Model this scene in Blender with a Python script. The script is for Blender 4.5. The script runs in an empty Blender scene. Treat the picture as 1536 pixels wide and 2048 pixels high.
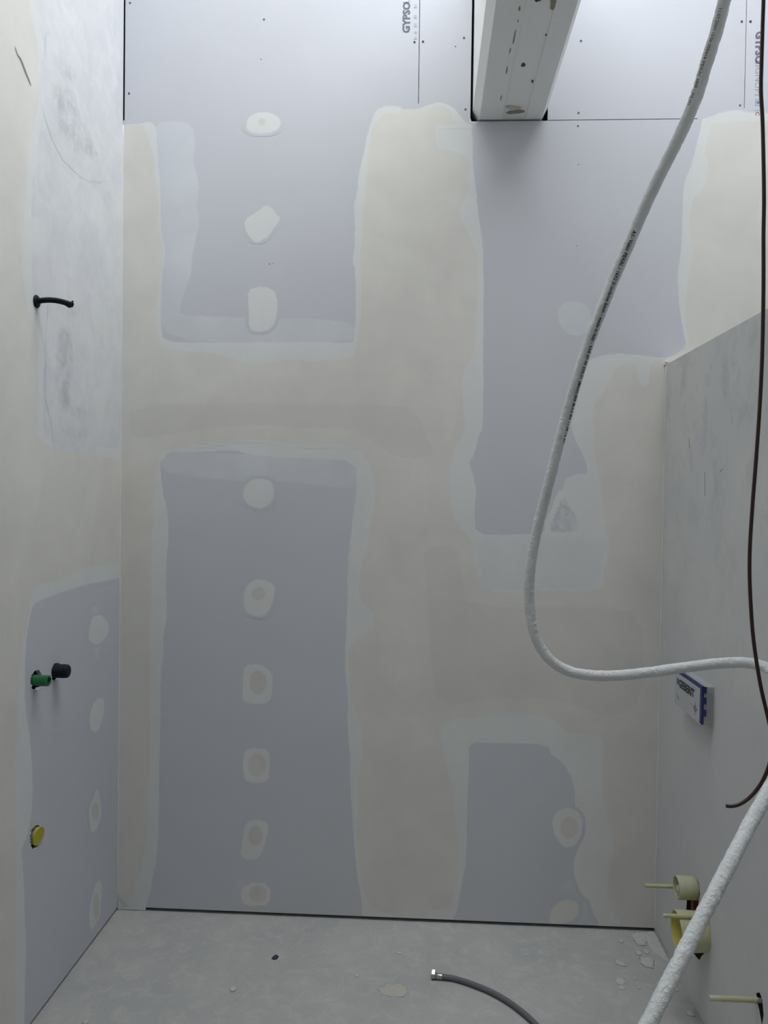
import bpy, bmesh, math, random
import numpy as np
from mathutils import Vector, Matrix, noise as mnoise

random.seed(7)
SC = bpy.context.scene
COL = SC.collection

# ------------------------------------------------------------------ camera
F_PX = 1612.67
YAW, PITCH, ROLL = 0.0517, -0.0188, 0.01337
CAM = Vector((1.1658, -3.024, 1.6056))
cy_, sy_, cp_, sp_ = math.cos(YAW), math.sin(YAW), math.cos(PITCH), math.sin(PITCH)
FWD = Vector((-sy_ * cp_, cy_ * cp_, sp_))
_r = Vector((cy_, sy_, 0)); _u = _r.cross(FWD)
RGT = math.cos(ROLL) * _r + math.sin(ROLL) * _u
UPV = -math.sin(ROLL) * _r + math.cos(ROLL) * _u
cam_d = bpy.data.cameras.new('camera'); cam = bpy.data.objects.new('camera', cam_d); COL.objects.link(cam)
cam_d.sensor_fit = 'VERTICAL'; cam_d.sensor_height = 32.0; cam_d.lens = 32.0 * F_PX / 2048
cam_d.clip_start = 0.02
cam.matrix_world = Matrix(((RGT.x, UPV.x, -FWD.x, CAM.x), (RGT.y, UPV.y, -FWD.y, CAM.y),
                           (RGT.z, UPV.z, -FWD.z, CAM.z), (0, 0, 0, 1)))
SC.camera = cam

# ------------------------------------------------------------------ daylight
W = 2.0417          # room width (left wall to partition)
CEIL = 4.50
SKY = (0.25, 2.78, -1.90, -0.10)   # roof window opening x0,x1,y0,y1
world = bpy.data.worlds.new('overcast_sky'); SC.world = world; world.use_nodes = True
bg = world.node_tree.nodes['Background']
bg.inputs['Color'].default_value = (0.92, 0.955, 1.0, 1)
bg.inputs['Strength'].default_value = 6.45
pl = bpy.data.lights.new('skylight_portal', 'AREA'); po = bpy.data.objects.new('skylight_portal', pl); COL.objects.link(po)
pl.shape = 'RECTANGLE'; pl.size = SKY[1] - SKY[0]; pl.size_y = SKY[3] - SKY[2]
pl.cycles.is_portal = True
po.location = ((SKY[0] + SKY[1]) / 2, (SKY[2] + SKY[3]) / 2, CEIL + 0.02)
vs = SC.view_settings
vs.view_transform = 'Standard'; vs.look = 'None'; vs.gamma = 1.0; vs.use_curve_mapping = False
vs.exposure = 0.03
cy = SC.cycles
cy.use_denoising = True
cy.use_adaptive_sampling = True; cy.adaptive_threshold = 0.11
cy.max_bounces = 5; cy.diffuse_bounces = 4; cy.glossy_bounces = 3; cy.transparent_max_bounces = 4
cy.caustics_reflective = False; cy.caustics_refractive = False
cy.sample_clamp_indirect = 6.0

# ------------------------------------------------------------------ pixel helpers (1536 x 2048 frame -> real planes)
def ray(u, v):
    return (FWD + RGT * ((u - 768) / F_PX) + UPV * ((1024 - v) / F_PX))
def at(u, v, depth): return CAM + ray(u, v) * depth
def onY(u, v, y=0.0):
    d = ray(u, v); return CAM + d * ((y - CAM.y) / d.y)
def onX(u, v, x=0.0):
    d = ray(u, v); return CAM + d * ((x - CAM.x) / d.x)
def onZ(u, v, z=0.0):
    d = ray(u, v); return CAM + d * ((z - CAM.z) / d.z)

# ------------------------------------------------------------------ materials
MATS = {}
def nodes_of(m):
    m.use_nodes = True
    nt = m.node_tree
    for n in list(nt.nodes): nt.nodes.remove(n)
    out = nt.nodes.new('ShaderNodeOutputMaterial'); b = nt.nodes.new('ShaderNodeBsdfPrincipled')
    nt.links.new(b.outputs[0], out.inputs[0])
    return nt, b, out
def N(nt, t, **kw):
    n = nt.nodes.new(t)
    for k, v in kw.items():
        if k in n.inputs: n.inputs[k].default_value = v
        else: setattr(n, k, v)
    return n
def mathn(nt, op, a, b=None, c=None, clamp=False):
    n = nt.nodes.new('ShaderNodeMath'); n.operation = op; n.use_clamp = clamp
    for i, x in enumerate((a, b, c)):
        if x is None: continue
        if hasattr(x, 'links'): nt.links.new(x, n.inputs[i])
        else: n.inputs[i].default_value = x
    return n.outputs[0]
def mixc(nt, fac, a, b, blend='MIX'):
    n = nt.nodes.new('ShaderNodeMix'); n.data_type = 'RGBA'; n.blend_type = blend
    for sock, x in ((n.inputs[0], fac), (n.inputs[6], a), (n.inputs[7], b)):
        if hasattr(x, 'links'): nt.links.new(x, sock)
        elif isinstance(x, (int, float)): sock.default_value = x
        else: sock.default_value = (*x[:3], 1)
    return n.outputs[2]
def ramp(nt, fac, stops):
    n = nt.nodes.new('ShaderNodeValToRGB'); nt.links.new(fac, n.inputs[0])
    e = n.color_ramp.elements
    while len(e) < len(stops): e.new(0.5)
    for i, (p, c) in enumerate(stops):
        e[i].position = p; e[i].color = (c, c, c, 1) if isinstance(c, (int, float)) else (*c, 1)
    return n.outputs[0]
CACHE = {}
def coords(nt, scale=(1, 1, 1), rot=(0, 0, 0)):
    k = (nt.as_pointer(), 'c', scale, rot)
    if k not in CACHE: CACHE[k] = _coords(nt, scale, rot)
    return CACHE[k]
def _coords(nt, scale, rot):
    g = nt.nodes.new('ShaderNodeNewGeometry'); mp = nt.nodes.new('ShaderNodeMapping')
    mp.inputs['Scale'].default_value = scale; mp.inputs['Rotation'].default_value = rot
    nt.links.new(g.outputs['Position'], mp.inputs[0]); return mp.outputs[0]
def ocoords(nt, scale=(1, 1, 1)):
    g = nt.nodes.new('ShaderNodeTexCoord'); mp = nt.nodes.new('ShaderNodeMapping')
    mp.inputs['Scale'].default_value = scale
    nt.links.new(g.outputs['Object'], mp.inputs[0]); return mp.outputs[0]
def noise(nt, vec, scale, detail=4, rough=0.55, dist=0.0):
    k = (nt.as_pointer(), vec.node.name, scale, detail, rough, dist)
    if k not in CACHE: CACHE[k] = _noise(nt, vec, scale, detail, rough, dist)
    return CACHE[k]
def _noise(nt, vec, scale, detail, rough, dist):
    n = N(nt, 'ShaderNodeTexNoise', Scale=scale, Detail=detail, Roughness=rough, Distortion=dist)
    nt.links.new(vec, n.inputs['Vector']); return n.outputs['Fac']
def bump(nt, b, h, strength, dist):
    n = N(nt, 'ShaderNodeBump', Strength=strength, Distance=dist); nt.links.new(h, n.inputs['Height'])
    nt.links.new(n.outputs[0], b.inputs['Normal'])

def simple(name, col, rough=0.6, metal=0.0, var=0.12, scale=60, bmp=0.0, spec=0.4, dirt=None, dirt_amt=0.0):
    if name in MATS: return MATS[name]
    m = bpy.data.materials.new(name); nt, b, out = nodes_of(m)
    v = ocoords(nt)
    n1 = noise(nt, v, scale, 5)
    c = mixc(nt, n1, tuple(x * (1 - var) for x in col), tuple(min(1, x * (1 + var)) for x in col))
    if dirt:
        n2 = noise(nt, v, scale * 0.35, 6, 0.65)
        c = mixc(nt, mathn(nt, 'MULTIPLY', ramp(nt, n2, [(0.45, 0.0), (0.7, 1.0)]), dirt_amt), c, dirt)
    nt.links.new(c, b.inputs['Base Color'])
    b.inputs['Roughness'].default_value = rough; b.inputs['Metallic'].default_value = metal
    b.inputs['Specular IOR Level'].default_value = spec
    if bmp: bump(nt, b, n1, bmp, 0.002)
    MATS[name] = m; return m

BOARD = (0.612, 0.622, 0.658)
# colours of the layers as functions of position, so that a feathered edge blends into the layer below it
def col_board(nt):
    v = coords(nt)
    n1 = noise(nt, v, 420, 1, 0.6); n2 = noise(nt, v, 3.2, 2)
    c = mixc(nt, n2, tuple(x * 0.97 for x in BOARD), tuple(x * 1.03 for x in BOARD))
    return mixc(nt, mathn(nt, 'MULTIPLY', n1, 0.13), c, (0.45, 0.47, 0.53))
def col_fill(nt, col, mott=0.05, mscale=5.0, streak=0.04):
    v = coords(nt)
    big = noise(nt, v, mscale, 3, 0.55, 0.4)
    st = noise(nt, coords(nt, (9, 9, 1.3)), 6, 2, 0.6)
    c = mixc(nt, ramp(nt, big, [(0.3, 0.0), (0.7, 1.0)]), tuple(x * (1 - mott) for x in col), tuple(x * (1 + mott) for x in col))
    return mixc(nt, mathn(nt, 'MULTIPLY', ramp(nt, st, [(0.35, 0.0), (0.75, 1.0)]), streak * 4), c, tuple(x * 0.93 for x in col))
C_CREAM = (0.722, 0.709, 0.662); C_PALE = (0.730, 0.744, 0.728); C_SKIM = (0.665, 0.69, 0.715); C_WHITE = (0.74, 0.75, 0.75)
def col_cream(nt): return col_fill(nt, C_CREAM, 0.05)
def col_pale(nt): return col_fill(nt, C_PALE, 0.03)
def blotch_fac(nt, blotch, bscale):
    bl = noise(nt, coords(nt), bscale, 4, 0.65, 0.6)
    return mathn(nt, 'ADD', 1 - blotch, mathn(nt, 'MULTIPLY', ramp(nt, bl, [(0.35, 0.0), (0.62, 1.0)]), blotch))
def col_skim(nt): return mixc(nt, mathn(nt, 'MULTIPLY', blotch_fac(nt, 0.25, 5), 0.9), col_board(nt), col_fill(nt, C_SKIM, 0.05))
def col_board_skim(nt):
    a = nt.nodes.new('ShaderNodeAttribute'); a.attribute_name = 'skim'
    return mixc(nt, a.outputs['Fac'], col_board(nt), col_skim(nt))
def col_white(nt): return mixc(nt, mathn(nt, 'MULTIPLY', blotch_fac(nt, 0.45, 11), 0.9), col_board(nt), col_fill(nt, C_WHITE, 0.05))
def edge_alpha(nt, attr, feather, wob):
    a = nt.nodes.new('ShaderNodeAttribute'); a.attribute_name = attr
    w1 = mathn(nt, 'SUBTRACT', noise(nt, coords(nt), 45, 3, 0.62), 0.5)
    e = mathn(nt, 'ADD', a.outputs['Fac'], mathn(nt, 'MULTIPLY', w1, wob * 2.4))
    al = nt.nodes.new('ShaderNodeMapRange'); al.interpolation_type = 'SMOOTHSTEP'
    al.inputs['From Min'].default_value = -feather * 0.5; al.inputs['From Max'].default_value = feather * 1.5
    nt.links.new(e, al.inputs['Value'])
    return al.outputs[0]
H_F, H_W = 0.003, 0.004
def col_thin_layer(nt): return mixc(nt, edge_alpha(nt, 'edge_low', H_F, H_W), col_board_skim(nt), col_pale(nt))
def col_board_white(nt):
    a = nt.nodes.new('ShaderNodeAttribute'); a.attribute_name = 'skim'
    return mixc(nt, a.outputs['Fac'], col_board(nt), col_white(nt))
def col_thin_layer_white(nt): return mixc(nt, edge_alpha(nt, 'edge_low', H_F, H_W), col_board_white(nt), col_pale(nt))
def mat_board():
    m = bpy.data.materials.new('lavender_board_paper'); nt, b, out = nodes_of(m)
    nt.links.new(col_board(nt), b.inputs['Base Color']); b.inputs['Roughness'].default_value = 0.8
    b.inputs['Specular IOR Level'].default_value = 0.25
    return m
def mat_coat(name, col, under, feather=0.0025, wob=0.006, op=1.0, mott=0.05, blotch=0.0, bscale=11):
    """trowelled joint filler: full colour inside, feathering into the layer below at its outline (attribute 'edge')"""
    m = bpy.data.materials.new(name); nt, b, out = nodes_of(m)
    v = coords(nt)
    c = col_fill(nt, col, mott)
    b.inputs['Roughness'].default_value = 0.82
    b.inputs['Specular IOR Level'].default_value = 0.25
    al = mathn(nt, 'MULTIPLY', edge_alpha(nt, 'edge', feather, wob), op)
    if blotch:
        al = mathn(nt, 'MULTIPLY', al, blotch_fac(nt, blotch, bscale))
    nt.links.new(mixc(nt, al, under(nt), c), b.inputs['Base Color'])
    m['reach'] = wob * 1.1 + feather
    return m
M_BOARD = mat_board()
M_C = mat_coat('warm_grey_joint_filler', C_CREAM, col_thin_layer, 0.004, 0.004)
M_CL = mat_coat('warm_grey_joint_filler_on_skim', C_CREAM, col_thin_layer_white, 0.006, 0.006)
M_CD = mat_coat('warm_grey_second_filler', tuple(x * 0.94 for x in C_CREAM), col_cream, 0.022, 0.010, op=0.9, blotch=0.3, bscale=5)
M_DAB = mat_coat('warm_grey_filler_dab_on_spot', tuple(x * 0.92 for x in C_CREAM), col_pale, 0.005, 0.004)
M_HC = mat_coat('pale_trowel_ridge', C_PALE, col_cream, 0.004, 0.003, op=0.7)
M_H = mat_coat('pale_thin_joint_filler', C_PALE, col_board_skim, H_F, H_W, mott=0.03)
M_HL = mat_coat('pale_thin_filler_by_skim', C_PALE, col_board_white, H_F, H_W, mott=0.03)
M_HW = mat_coat('pale_filler_on_skim', C_PALE, col_white, 0.008, 0.006, op=0.8, mott=0.03)
M_MH = mat_coat('bluish_thin_filler', C_SKIM, col_thin_layer, 0.012, 0.012, op=0.55, blotch=0.35, bscale=5)
M_CB = mat_coat('warm_grey_filler_dab', C_CREAM, col_board, 0.005, 0.004)
M_M = mat_coat('skimmed_thin_filler', C_SKIM, col_board, 0.004, 0.005, op=0.9, blotch=0.25, bscale=5)
M_MW = mat_coat('smeared_white_skim', C_WHITE, col_board, 0.012, 0.012, op=0.9, blotch=0.45)
M_MF = mat_coat('faint_skim', C_SKIM, col_board, 0.012, 0.010, op=0.5, blotch=0.3, bscale=7)
M_B = mat_coat('worn_board_patch', (0.50, 0.52, 0.57), col_pale, 0.006, 0.008, op=0.8, blotch=0.9, bscale=30)
M_BEAD = simple('white_acrylic_bead', (0.74, 0.76, 0.75), 0.6, var=0.06, scale=40)
M_CAV = simple('dark_stud_cavity', (0.035, 0.033, 0.03), 0.9, var=0.3, scale=20)
M_CORE = simple('gypsum_core', (0.55, 0.54, 0.52), 0.9, var=0.15, scale=120)
M_SHELL = simple('plain_plaster_shell', (0.72, 0.72, 0.71), 0.85, var=0.04, scale=4)
M_SCREW = simple('black_phosphate_screw', (0.05, 0.055, 0.07), 0.45, 0.6, var=0.2)
M_PRINT = simple('grey_board_print', (0.16, 0.165, 0.19), 0.8, var=0.15, scale=90)
M_PRINTL = simple('pale_grey_board_print', (0.27, 0.28, 0.31), 0.8, var=0.15, scale=90)
M_PRINTB = simple('blue_board_print', (0.16, 0.25, 0.45), 0.8, var=0.15, scale=90)
M_PRINTP = simple('faint_blue_board_print', (0.46, 0.50, 0.58), 0.8, var=0.1, scale=90)
M_PRINTR = simple('red_board_print', (0.35, 0.12, 0.10), 0.8, var=0.15, scale=90)

def mat_right():
    m = bpy.data.materials.new('sanded_grey_plaster'); nt, b, out = nodes_of(m)
    v = coords(nt)
    big = noise(nt, v, 2.6, 4, 0.6, 0.1); mid = noise(nt, coords(nt, (1, 1, 0.8)), 9, 6, 0.66, 0.15)
    st = noise(nt, coords(nt, (14, 14, 1.6)), 5, 5, 0.6); fine = noise(nt, v, 220, 3)
    c = mixc(nt, ramp(nt, big, [(0.35, 0.0), (0.65, 1.0)]), (0.63, 0.635, 0.645), (0.69, 0.695, 0.675))
    g = nt.nodes.new('ShaderNodeNewGeometry'); sx = nt.nodes.new('ShaderNodeSeparateXYZ'); nt.links.new(g.outputs['Position'], sx.inputs[0])
    # grimier sanding smears on the upper half of the partition
    up = nt.nodes.new('ShaderNodeMapRange'); up.inputs['From Min'].default_value = 0.9; up.inputs['From Max'].default_value = 1.9
    nt.links.new(sx.outputs['Z'], up.inputs['Value'])
    sm = mathn(nt, 'MULTIPLY', ramp(nt, mid, [(0.50, 0.0), (0.72, 1.0)]), mathn(nt, 'MULTIPLY', up.outputs[0], 0.55))
    c = mixc(nt, sm, c, (0.40, 0.405, 0.40))
    c = mixc(nt, mathn(nt, 'MULTIPLY', ramp(nt, st, [(0.55, 0.0), (0.8, 1.0)]), 0.22), c, (0.47, 0.475, 0.48))
    c = mixc(nt, mathn(nt, 'MULTIPLY', fine, 0.08), c, (0.45, 0.45, 0.45))
    nt.links.new(c, b.inputs['Base Color']); b.inputs['Roughness'].default_value = 0.85
    b.inputs['Specular IOR Level'].default_value = 0.25
    bump(nt, b, mathn(nt, 'ADD', st, mathn(nt, 'MULTIPLY', fine, 0.15)), 0.12, 0.002)
    return m
M_RIGHT = mat_right()

def mat_floor():
    m = bpy.data.materials.new('dusty_concrete_screed'); nt, b, out = nodes_of(m)
    v = coords(nt)
    big = noise(nt, v, 3.0, 6, 0.6, 0.3); mid = noise(nt, v, 17, 6, 0.68, 0.6); fine = noise(nt, v, 150, 4, 0.65)
    c = mixc(nt, ramp(nt, big, [(0.3, 0.0), (0.7, 1.0)]), (0.40, 0.407, 0.395), (0.485, 0.482, 0.462))
    c = mixc(nt, mathn(nt, 'MULTIPLY', ramp(nt, mid, [(0.48, 0.0), (0.68, 1.0)]), 0.42), c, (0.60, 0.59, 0.565))
    c = mixc(nt, mathn(nt, 'MULTIPLY', ramp(nt, fine, [(0.34, 1.0), (0.50, 0.0)]), 0.28), c, (0.29, 0.29, 0.28))
    sp = N(nt, 'ShaderNodeTexVoronoi', Scale=34.0); sp.feature = 'F1'; nt.links.new(v, sp.inputs['Vector'])
    gate = ramp(nt, noise(nt, v, 6, 4, 0.6), [(0.5, 0.0), (0.6, 1.0)])
    spk = mathn(nt, 'MULTIPLY', ramp(nt, mathn(nt, 'ADD', sp.outputs['Distance'], mathn(nt, 'MULTIPLY', fine, 0.12)), [(0.10, 1.0), (0.16, 0.0)]), gate)
    c = mixc(nt, mathn(nt, 'MULTIPLY', spk, 0.7), c, (0.68, 0.68, 0.67))
    scr = noise(nt, coords(nt, (3, 22, 1), (0, 0, 0.6)), 3.5, 5, 0.7, 1.2)
    c = mixc(nt, mathn(nt, 'MULTIPLY', ramp(nt, scr, [(0.66, 0.0), (0.78, 1.0)]), 0.35), c, (0.62, 0.62, 0.61))
    nt.links.new(c, b.inputs['Base Color']); b.inputs['Roughness'].default_value = 0.9
    b.inputs['Specular IOR Level'].default_value = 0.2
    bump(nt, b, mathn(nt, 'ADD', mid, mathn(nt, 'MULTIPLY', fine, 0.3)), 0.16, 0.003)
    return m
M_FLOOR = mat_floor()

def mat_beam():
    m = bpy.data.materials.new('white_lacquered_beam'); nt, b, out = nodes_of(m)
    v = coords(nt); n1 = noise(nt, coords(nt, (6, 1, 6)), 4, 5, 0.6); n2 = noise(nt, v, 30, 5)
    c = mixc(nt, n1, (0.76, 0.77, 0.755), (0.82, 0.825, 0.81))
    c = mixc(nt, mathn(nt, 'MULTIPLY', ramp(nt, n2, [(0.66, 0.0), (0.74, 1.0)]), 0.35), c, (0.45, 0.45, 0.42))
    nt.links.new(c, b.inputs['Base Color']); b.inputs['Roughness'].default_value = 0.55
    bump(nt, b, n1, 0.15, 0.002)
    return m
M_BEAM = mat_beam()
M_KNOT = simple('dark_timber_knot', (0.07, 0.06, 0.045), 0.8, var=0.3, scale=80)
M_CHIP = simple('bare_grey_timber', (0.26, 0.24, 0.19), 0.85, var=0.3, scale=90)

def mat_pipe():
    m = bpy.data.materials.new('white_crinkled_insulation_film'); nt, b, out = nodes_of(m)
    v = coords(nt); n1 = noise(nt, v, 130, 4, 0.65, 0.8); n2 = noise(nt, v, 20, 4)
    c = mixc(nt, n2, (0.69, 0.72, 0.725), (0.79, 0.81, 0.81))
    nt.links.new(c, b.inputs['Base Color']); b.inputs['Roughness'].default_value = 0.42
    b.inputs['Specular IOR Level'].default_value = 0.45
    bump(nt, b, n1, 0.8, 0.005)
    return m
M_PIPE = mat_pipe()
M_INK = simple('black_pipe_print', (0.02, 0.02, 0.022), 0.6, var=0.2)
M_CABLE = simple('dark_brown_cable_sheath', (0.035, 0.012, 0.009), 0.4, var=0.25, scale=60, spec=0.5)
M_COND = simple('black_ribbed_plastic', (0.006, 0.006, 0.007), 0.5, var=0.3, scale=80, spec=0.2)
M_GREEN = simple('green_polypropylene', (0.006, 0.135, 0.040), 0.42, var=0.1, scale=80, dirt=(0.3, 0.34, 0.3), dirt_amt=0.12)
M_BLACK = simple('black_rubber_cap', (0.008, 0.010, 0.013), 0.6, var=0.3, scale=60, spec=0.18, dirt=(0.05, 0.055, 0.06), dirt_amt=0.3)
M_YEL = simple('yellow_plastic_cap', (0.50, 0.45, 0.03), 0.5, var=0.12, scale=40)
M_CREAM = simple('dusty_cream_plastic', (0.52, 0.52, 0.29), 0.6, var=0.12, scale=50, dirt=(0.62, 0.62, 0.56), dirt_amt=0.6)
M_YELC = simple('yellow_plastic_sleeve', (0.62, 0.55, 0.10), 0.5, var=0.12, scale=30, dirt=(0.6, 0.6, 0.5), dirt_amt=0.35)
M_BRICK = simple('red_brown_brick', (0.20, 0.075, 0.045), 0.9, var=0.5, scale=60, bmp=0.5)
M_DARK = simple('dark_hole', (0.02, 0.018, 0.015), 0.95, var=0.3, scale=30)
M_CHROME = simple('brushed_nickel', (0.50, 0.48, 0.45), 0.28, 0.9, var=0.15, scale=40)
M_HOSE = simple('grey_braided_hose', (0.135, 0.145, 0.155), 0.6, var=0.35, scale=260, bmp=0.4)
M_BOXG = simple('grey_box_plastic', (0.42, 0.43, 0.44), 0.55, var=0.08, scale=30, dirt=(0.6, 0.6, 0.58), dirt_amt=0.35)
M_BLUE = simple('navy_blue_plastic', (0.010, 0.024, 0.14), 0.45, var=0.15, scale=30, dirt=(0.4, 0.42, 0.5), dirt_amt=0.12)
M_PLATE = simple('light_grey_label', (0.50, 0.52, 0.54), 0.35, var=0.06, scale=20)
M_LOGO = simple('blue_logo_print', (0.02, 0.10, 0.34), 0.5, var=0.08)
M_NAVY = simple('dark_navy_print', (0.012, 0.018, 0.05), 0.5, var=0.1)
M_PLAST = simple('dried_plaster', (0.54, 0.54, 0.52), 0.9, var=0.12, scale=90, bmp=0.4)
M_PLASTB = simple('beige_dried_filler', (0.50, 0.48, 0.42), 0.9, var=0.12, scale=90, bmp=0.4)
M_PLUG = simple('dark_blue_plastic', (0.02, 0.04, 0.07), 0.5, var=0.2)

# ------------------------------------------------------------------ object helpers
def link(o, parent=None):
    COL.objects.link(o)
    if parent is not None:
        o.parent = parent
        o.matrix_parent_inverse = parent.matrix_world.inverted() if parent.type != 'EMPTY' else Matrix.Translation(-parent.location)
    return o
def mesh_obj(name, verts, faces, mat, parent=None, smooth=False):
    me = bpy.data.meshes.new(name); me.from_pydata([tuple(v) for v in verts], [], faces); me.update()
    if smooth: me.polygons.foreach_set('use_smooth', [True] * len(me.polygons))
    me.materials.append(mat)
    return link(bpy.data.objects.new(name, me), parent)
def bm_obj(name, bm, mat, parent=None, smooth=False):
    bmesh.ops.recalc_face_normals(bm, faces=bm.faces)
    me = bpy.data.meshes.new(name); bm.to_mesh(me); bm.free()
    if smooth: me.polygons.foreach_set('use_smooth', [True] * len(me.polygons))
    me.materials.append(mat)
    return link(bpy.data.objects.new(name, me), parent)
def box(bm, x0, x1, y0, y1, z0, z1, bev=0.0):
    vs_ = [bm.verts.new((x, y, z)) for x in (x0, x1) for y in (y0, y1) for z in (z0, z1)]
    fs = []
    for q in ((0, 1, 3, 2), (4, 6, 7, 5), (0, 4, 5, 1), (2, 3, 7, 6), (0, 2, 6, 4), (1, 5, 7, 3)):
        fs.append(bm.faces.new([vs_[i] for i in q]))
    if bev:
        es = list({e for f in fs for e in f.edges})
        bmesh.ops.bevel(bm, geom=es, offset=bev, segments=2, affect='EDGES', profile=0.7)
def boxo(name, b, mat, parent=None, bev=0.0):
    bm = bmesh.new(); box(bm, *b, bev=bev); return bm_obj(name, bm, mat, parent)
def struct(o): o['kind'] = 'structure'; return o
def thing(o, label, cat, group=None):
    o['label'] = label; o['category'] = cat
    if group: o['group'] = group
    return o
def empty(name, loc):
    o = bpy.data.objects.new(name, None); o.location = loc; o.empty_display_size = 0.05
    COL.objects.link(o); return o
def prism(name, pts, axis, a0, a1, mat, parent=None):
    """polygon of 3-D points extruded along a world axis from offset a0 to a1"""
    n = len(pts); ax = Vector(axis)
    v = [Vector(p) + ax * a0 for p in pts] + [Vector(p) + ax * a1 for p in pts]
    f = [list(range(n))[::-1], list(range(n, 2 * n))] + [[i, (i + 1) % n, n + (i + 1) % n, n + i] for i in range(n)]
    bm = bmesh.new(); bv = [bm.verts.new(p) for p in v]
    for q in f: bm.faces.new([bv[i] for i in q])
    return bm_obj(name, bm, mat, parent)
def catmull(pts, step):
    P = [Vector(p) for p in pts]; P = [P[0] * 2 - P[1]] + P + [P[-1] * 2 - P[-2]]
    out = []
    for i in range(1, len(P) - 2):
        n = max(2, int((P[i + 1] - P[i]).length / step))
        t01 = max(1e-6, (P[i] - P[i - 1]).length ** 0.5); t12 = max(1e-6, (P[i + 1] - P[i]).length ** 0.5); t23 = max(1e-6, (P[i + 2] - P[i + 1]).length ** 0.5)
        m1 = (P[i + 1] - P[i]) + t12 * ((P[i] - P[i - 1]) / t01 - (P[i + 1] - P[i - 1]) / (t01 + t12))
        m2 = (P[i + 1] - P[i]) + t12 * ((P[i + 2] - P[i + 1]) / t23 - (P[i + 2] - P[i]) / (t12 + t23))
        for k in range(n):
            s = k / n
            out.append((2 * s**3 - 3 * s**2 + 1) * P[i] + (s**3 - 2 * s**2 + s) * m1 + (-2 * s**3 + 3 * s**2) * P[i + 1] + (s**3 - s**2) * m2)
    out.append(P[-2]); return out
def frames(path):
    T = []
    for i in range(len(path)):
        a, b = path[max(0, i - 1)], path[min(len(path) - 1, i + 1)]
        T.append((b - a).normalized())
    up = Vector((0, 0, 1)) if abs(T[0].z) < 0.9 else Vector((0, 1, 0))
    n = (up - T[0] * up.dot(T[0])).normalized(); Ns = []
    for t in T:
        n = (n - t * n.dot(t)).normalized(); Ns.append(n)
    return T, Ns
def sweep(name, path, rad, segs, mat, parent=None, jitter=0.0, cap=True, hollow=0.0, smooth=True, jstep=0.0022):
    T, Ns = frames(path); n = len(path); verts = []; faces = []
    for i, p in enumerate(path):
        b = T[i].cross(Ns[i]); r0 = rad(i / (n - 1)) if callable(rad) else rad
        for k in range(segs):
            a = 2 * math.pi * k / segs; d = Ns[i] * math.cos(a) + b * math.sin(a); r = r0
            if jitter:
                q = i * jstep
                r += jitter * 0.5 * mnoise.noise((p + d * r) * 70.0)
                w = 0.35 + 1.3 * max(0.0, mnoise.noise(Vector((q * 7.0, 3.1 + math.cos(a), math.sin(a)))))
                r += jitter * w * mnoise.noise(Vector((q * 210.0 + 0.8 * math.sin(a), 1.6 * math.cos(a), 1.6 * math.sin(a))))
            verts.append(p + d * r)
    for i in range(n - 1):
        for k in range(segs):
            k2 = (k + 1) % segs
            faces.append([i * segs + k, i * segs + k2, (i + 1) * segs + k2, (i + 1) * segs + k])
    if cap:
        faces.append([k for k in range(segs)][::-1])
        if not hollow: faces.append([(n - 1) * segs + k for k in range(segs)])
        else:
            base = len(verts); dep = max(0, n - 1 - max(2, int(n * 0.6)))
            for q, idx in enumerate((n - 1, dep)):
                c = path[idx]
                for k in range(segs):
                    verts.append(c + (Vector(verts[(n - 1) * segs + k]) - path[n - 1]) * hollow)
            for k in range(segs):
                k2 = (k + 1) % segs; o = (n - 1) * segs
                faces.append([o + k, o + k2, base + k2, base + k])
                faces.append([base + k, base + k2, base + segs + k2, base + segs + k])
            faces.append([base + segs + k for k in range(segs)])
    o = mesh_obj(name, verts, faces, mat, parent, smooth)
    bm = bmesh.new(); bm.from_mesh(o.data); bmesh.ops.recalc_face_normals(bm, faces=bm.faces); bm.to_mesh(o.data); bm.free()
    return o
def lathe(name, prof, origin, axis, segs, mat, parent=None, smooth=True, closed=True):
    """prof: list of (distance along axis, radius); revolved round the axis; ends closed"""
    ax = Vector(axis).normalized(); up = Vector((0, 0, 1)) if abs(ax.z) < 0.9 else Vector((1, 0, 0))
    e1 = (up - ax * up.dot(ax)).normalized(); e2 = ax.cross(e1); o = Vector(origin)
    verts = []; faces = []
    for d, r in prof:
        for k in range(segs):
            a = 2 * math.pi * k / segs
            verts.append(o + ax * d + (e1 * math.cos(a) + e2 * math.sin(a)) * max(r, 1e-5))
    for i in range(len(prof) - 1):
        for k in range(segs):
            k2 = (k + 1) % segs
            faces.append([i * segs + k, i * segs + k2, (i + 1) * segs + k2, (i + 1) * segs + k])
    if closed:
        faces.append(list(range(segs))[::-1]); faces.append([(len(prof) - 1) * segs + k for k in range(segs)])
    ob = mesh_obj(name, verts, faces, mat, parent, False)
    bm = bmesh.new(); bm.from_mesh(ob.data); bmesh.ops.recalc_face_normals(bm, faces=bm.faces); bm.to_mesh(ob.data); bm.free()
    if smooth:
        ob.data.polygons.foreach_set('use_smooth', [True] * len(ob.data.polygons))
        ob.data.set_sharp_from_angle(angle=math.radians(38))
    return ob
def text_mesh(body, size, thick=0.0, spacing=1.0, res=2):
    cu = bpy.data.curves.new('lettering', 'FONT'); cu.body = body; cu.size = size; cu.offset = thick
    cu.space_character = spacing; cu.resolution_u = res
    o = bpy.data.objects.new('lettering', cu); COL.objects.link(o)
    dg = bpy.context.evaluated_depsgraph_get(); dg.update()
    me = bpy.data.meshes.new_from_object(o.evaluated_get(dg))
    bpy.data.objects.remove(o); bpy.data.curves.remove(cu)
    return me
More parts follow.
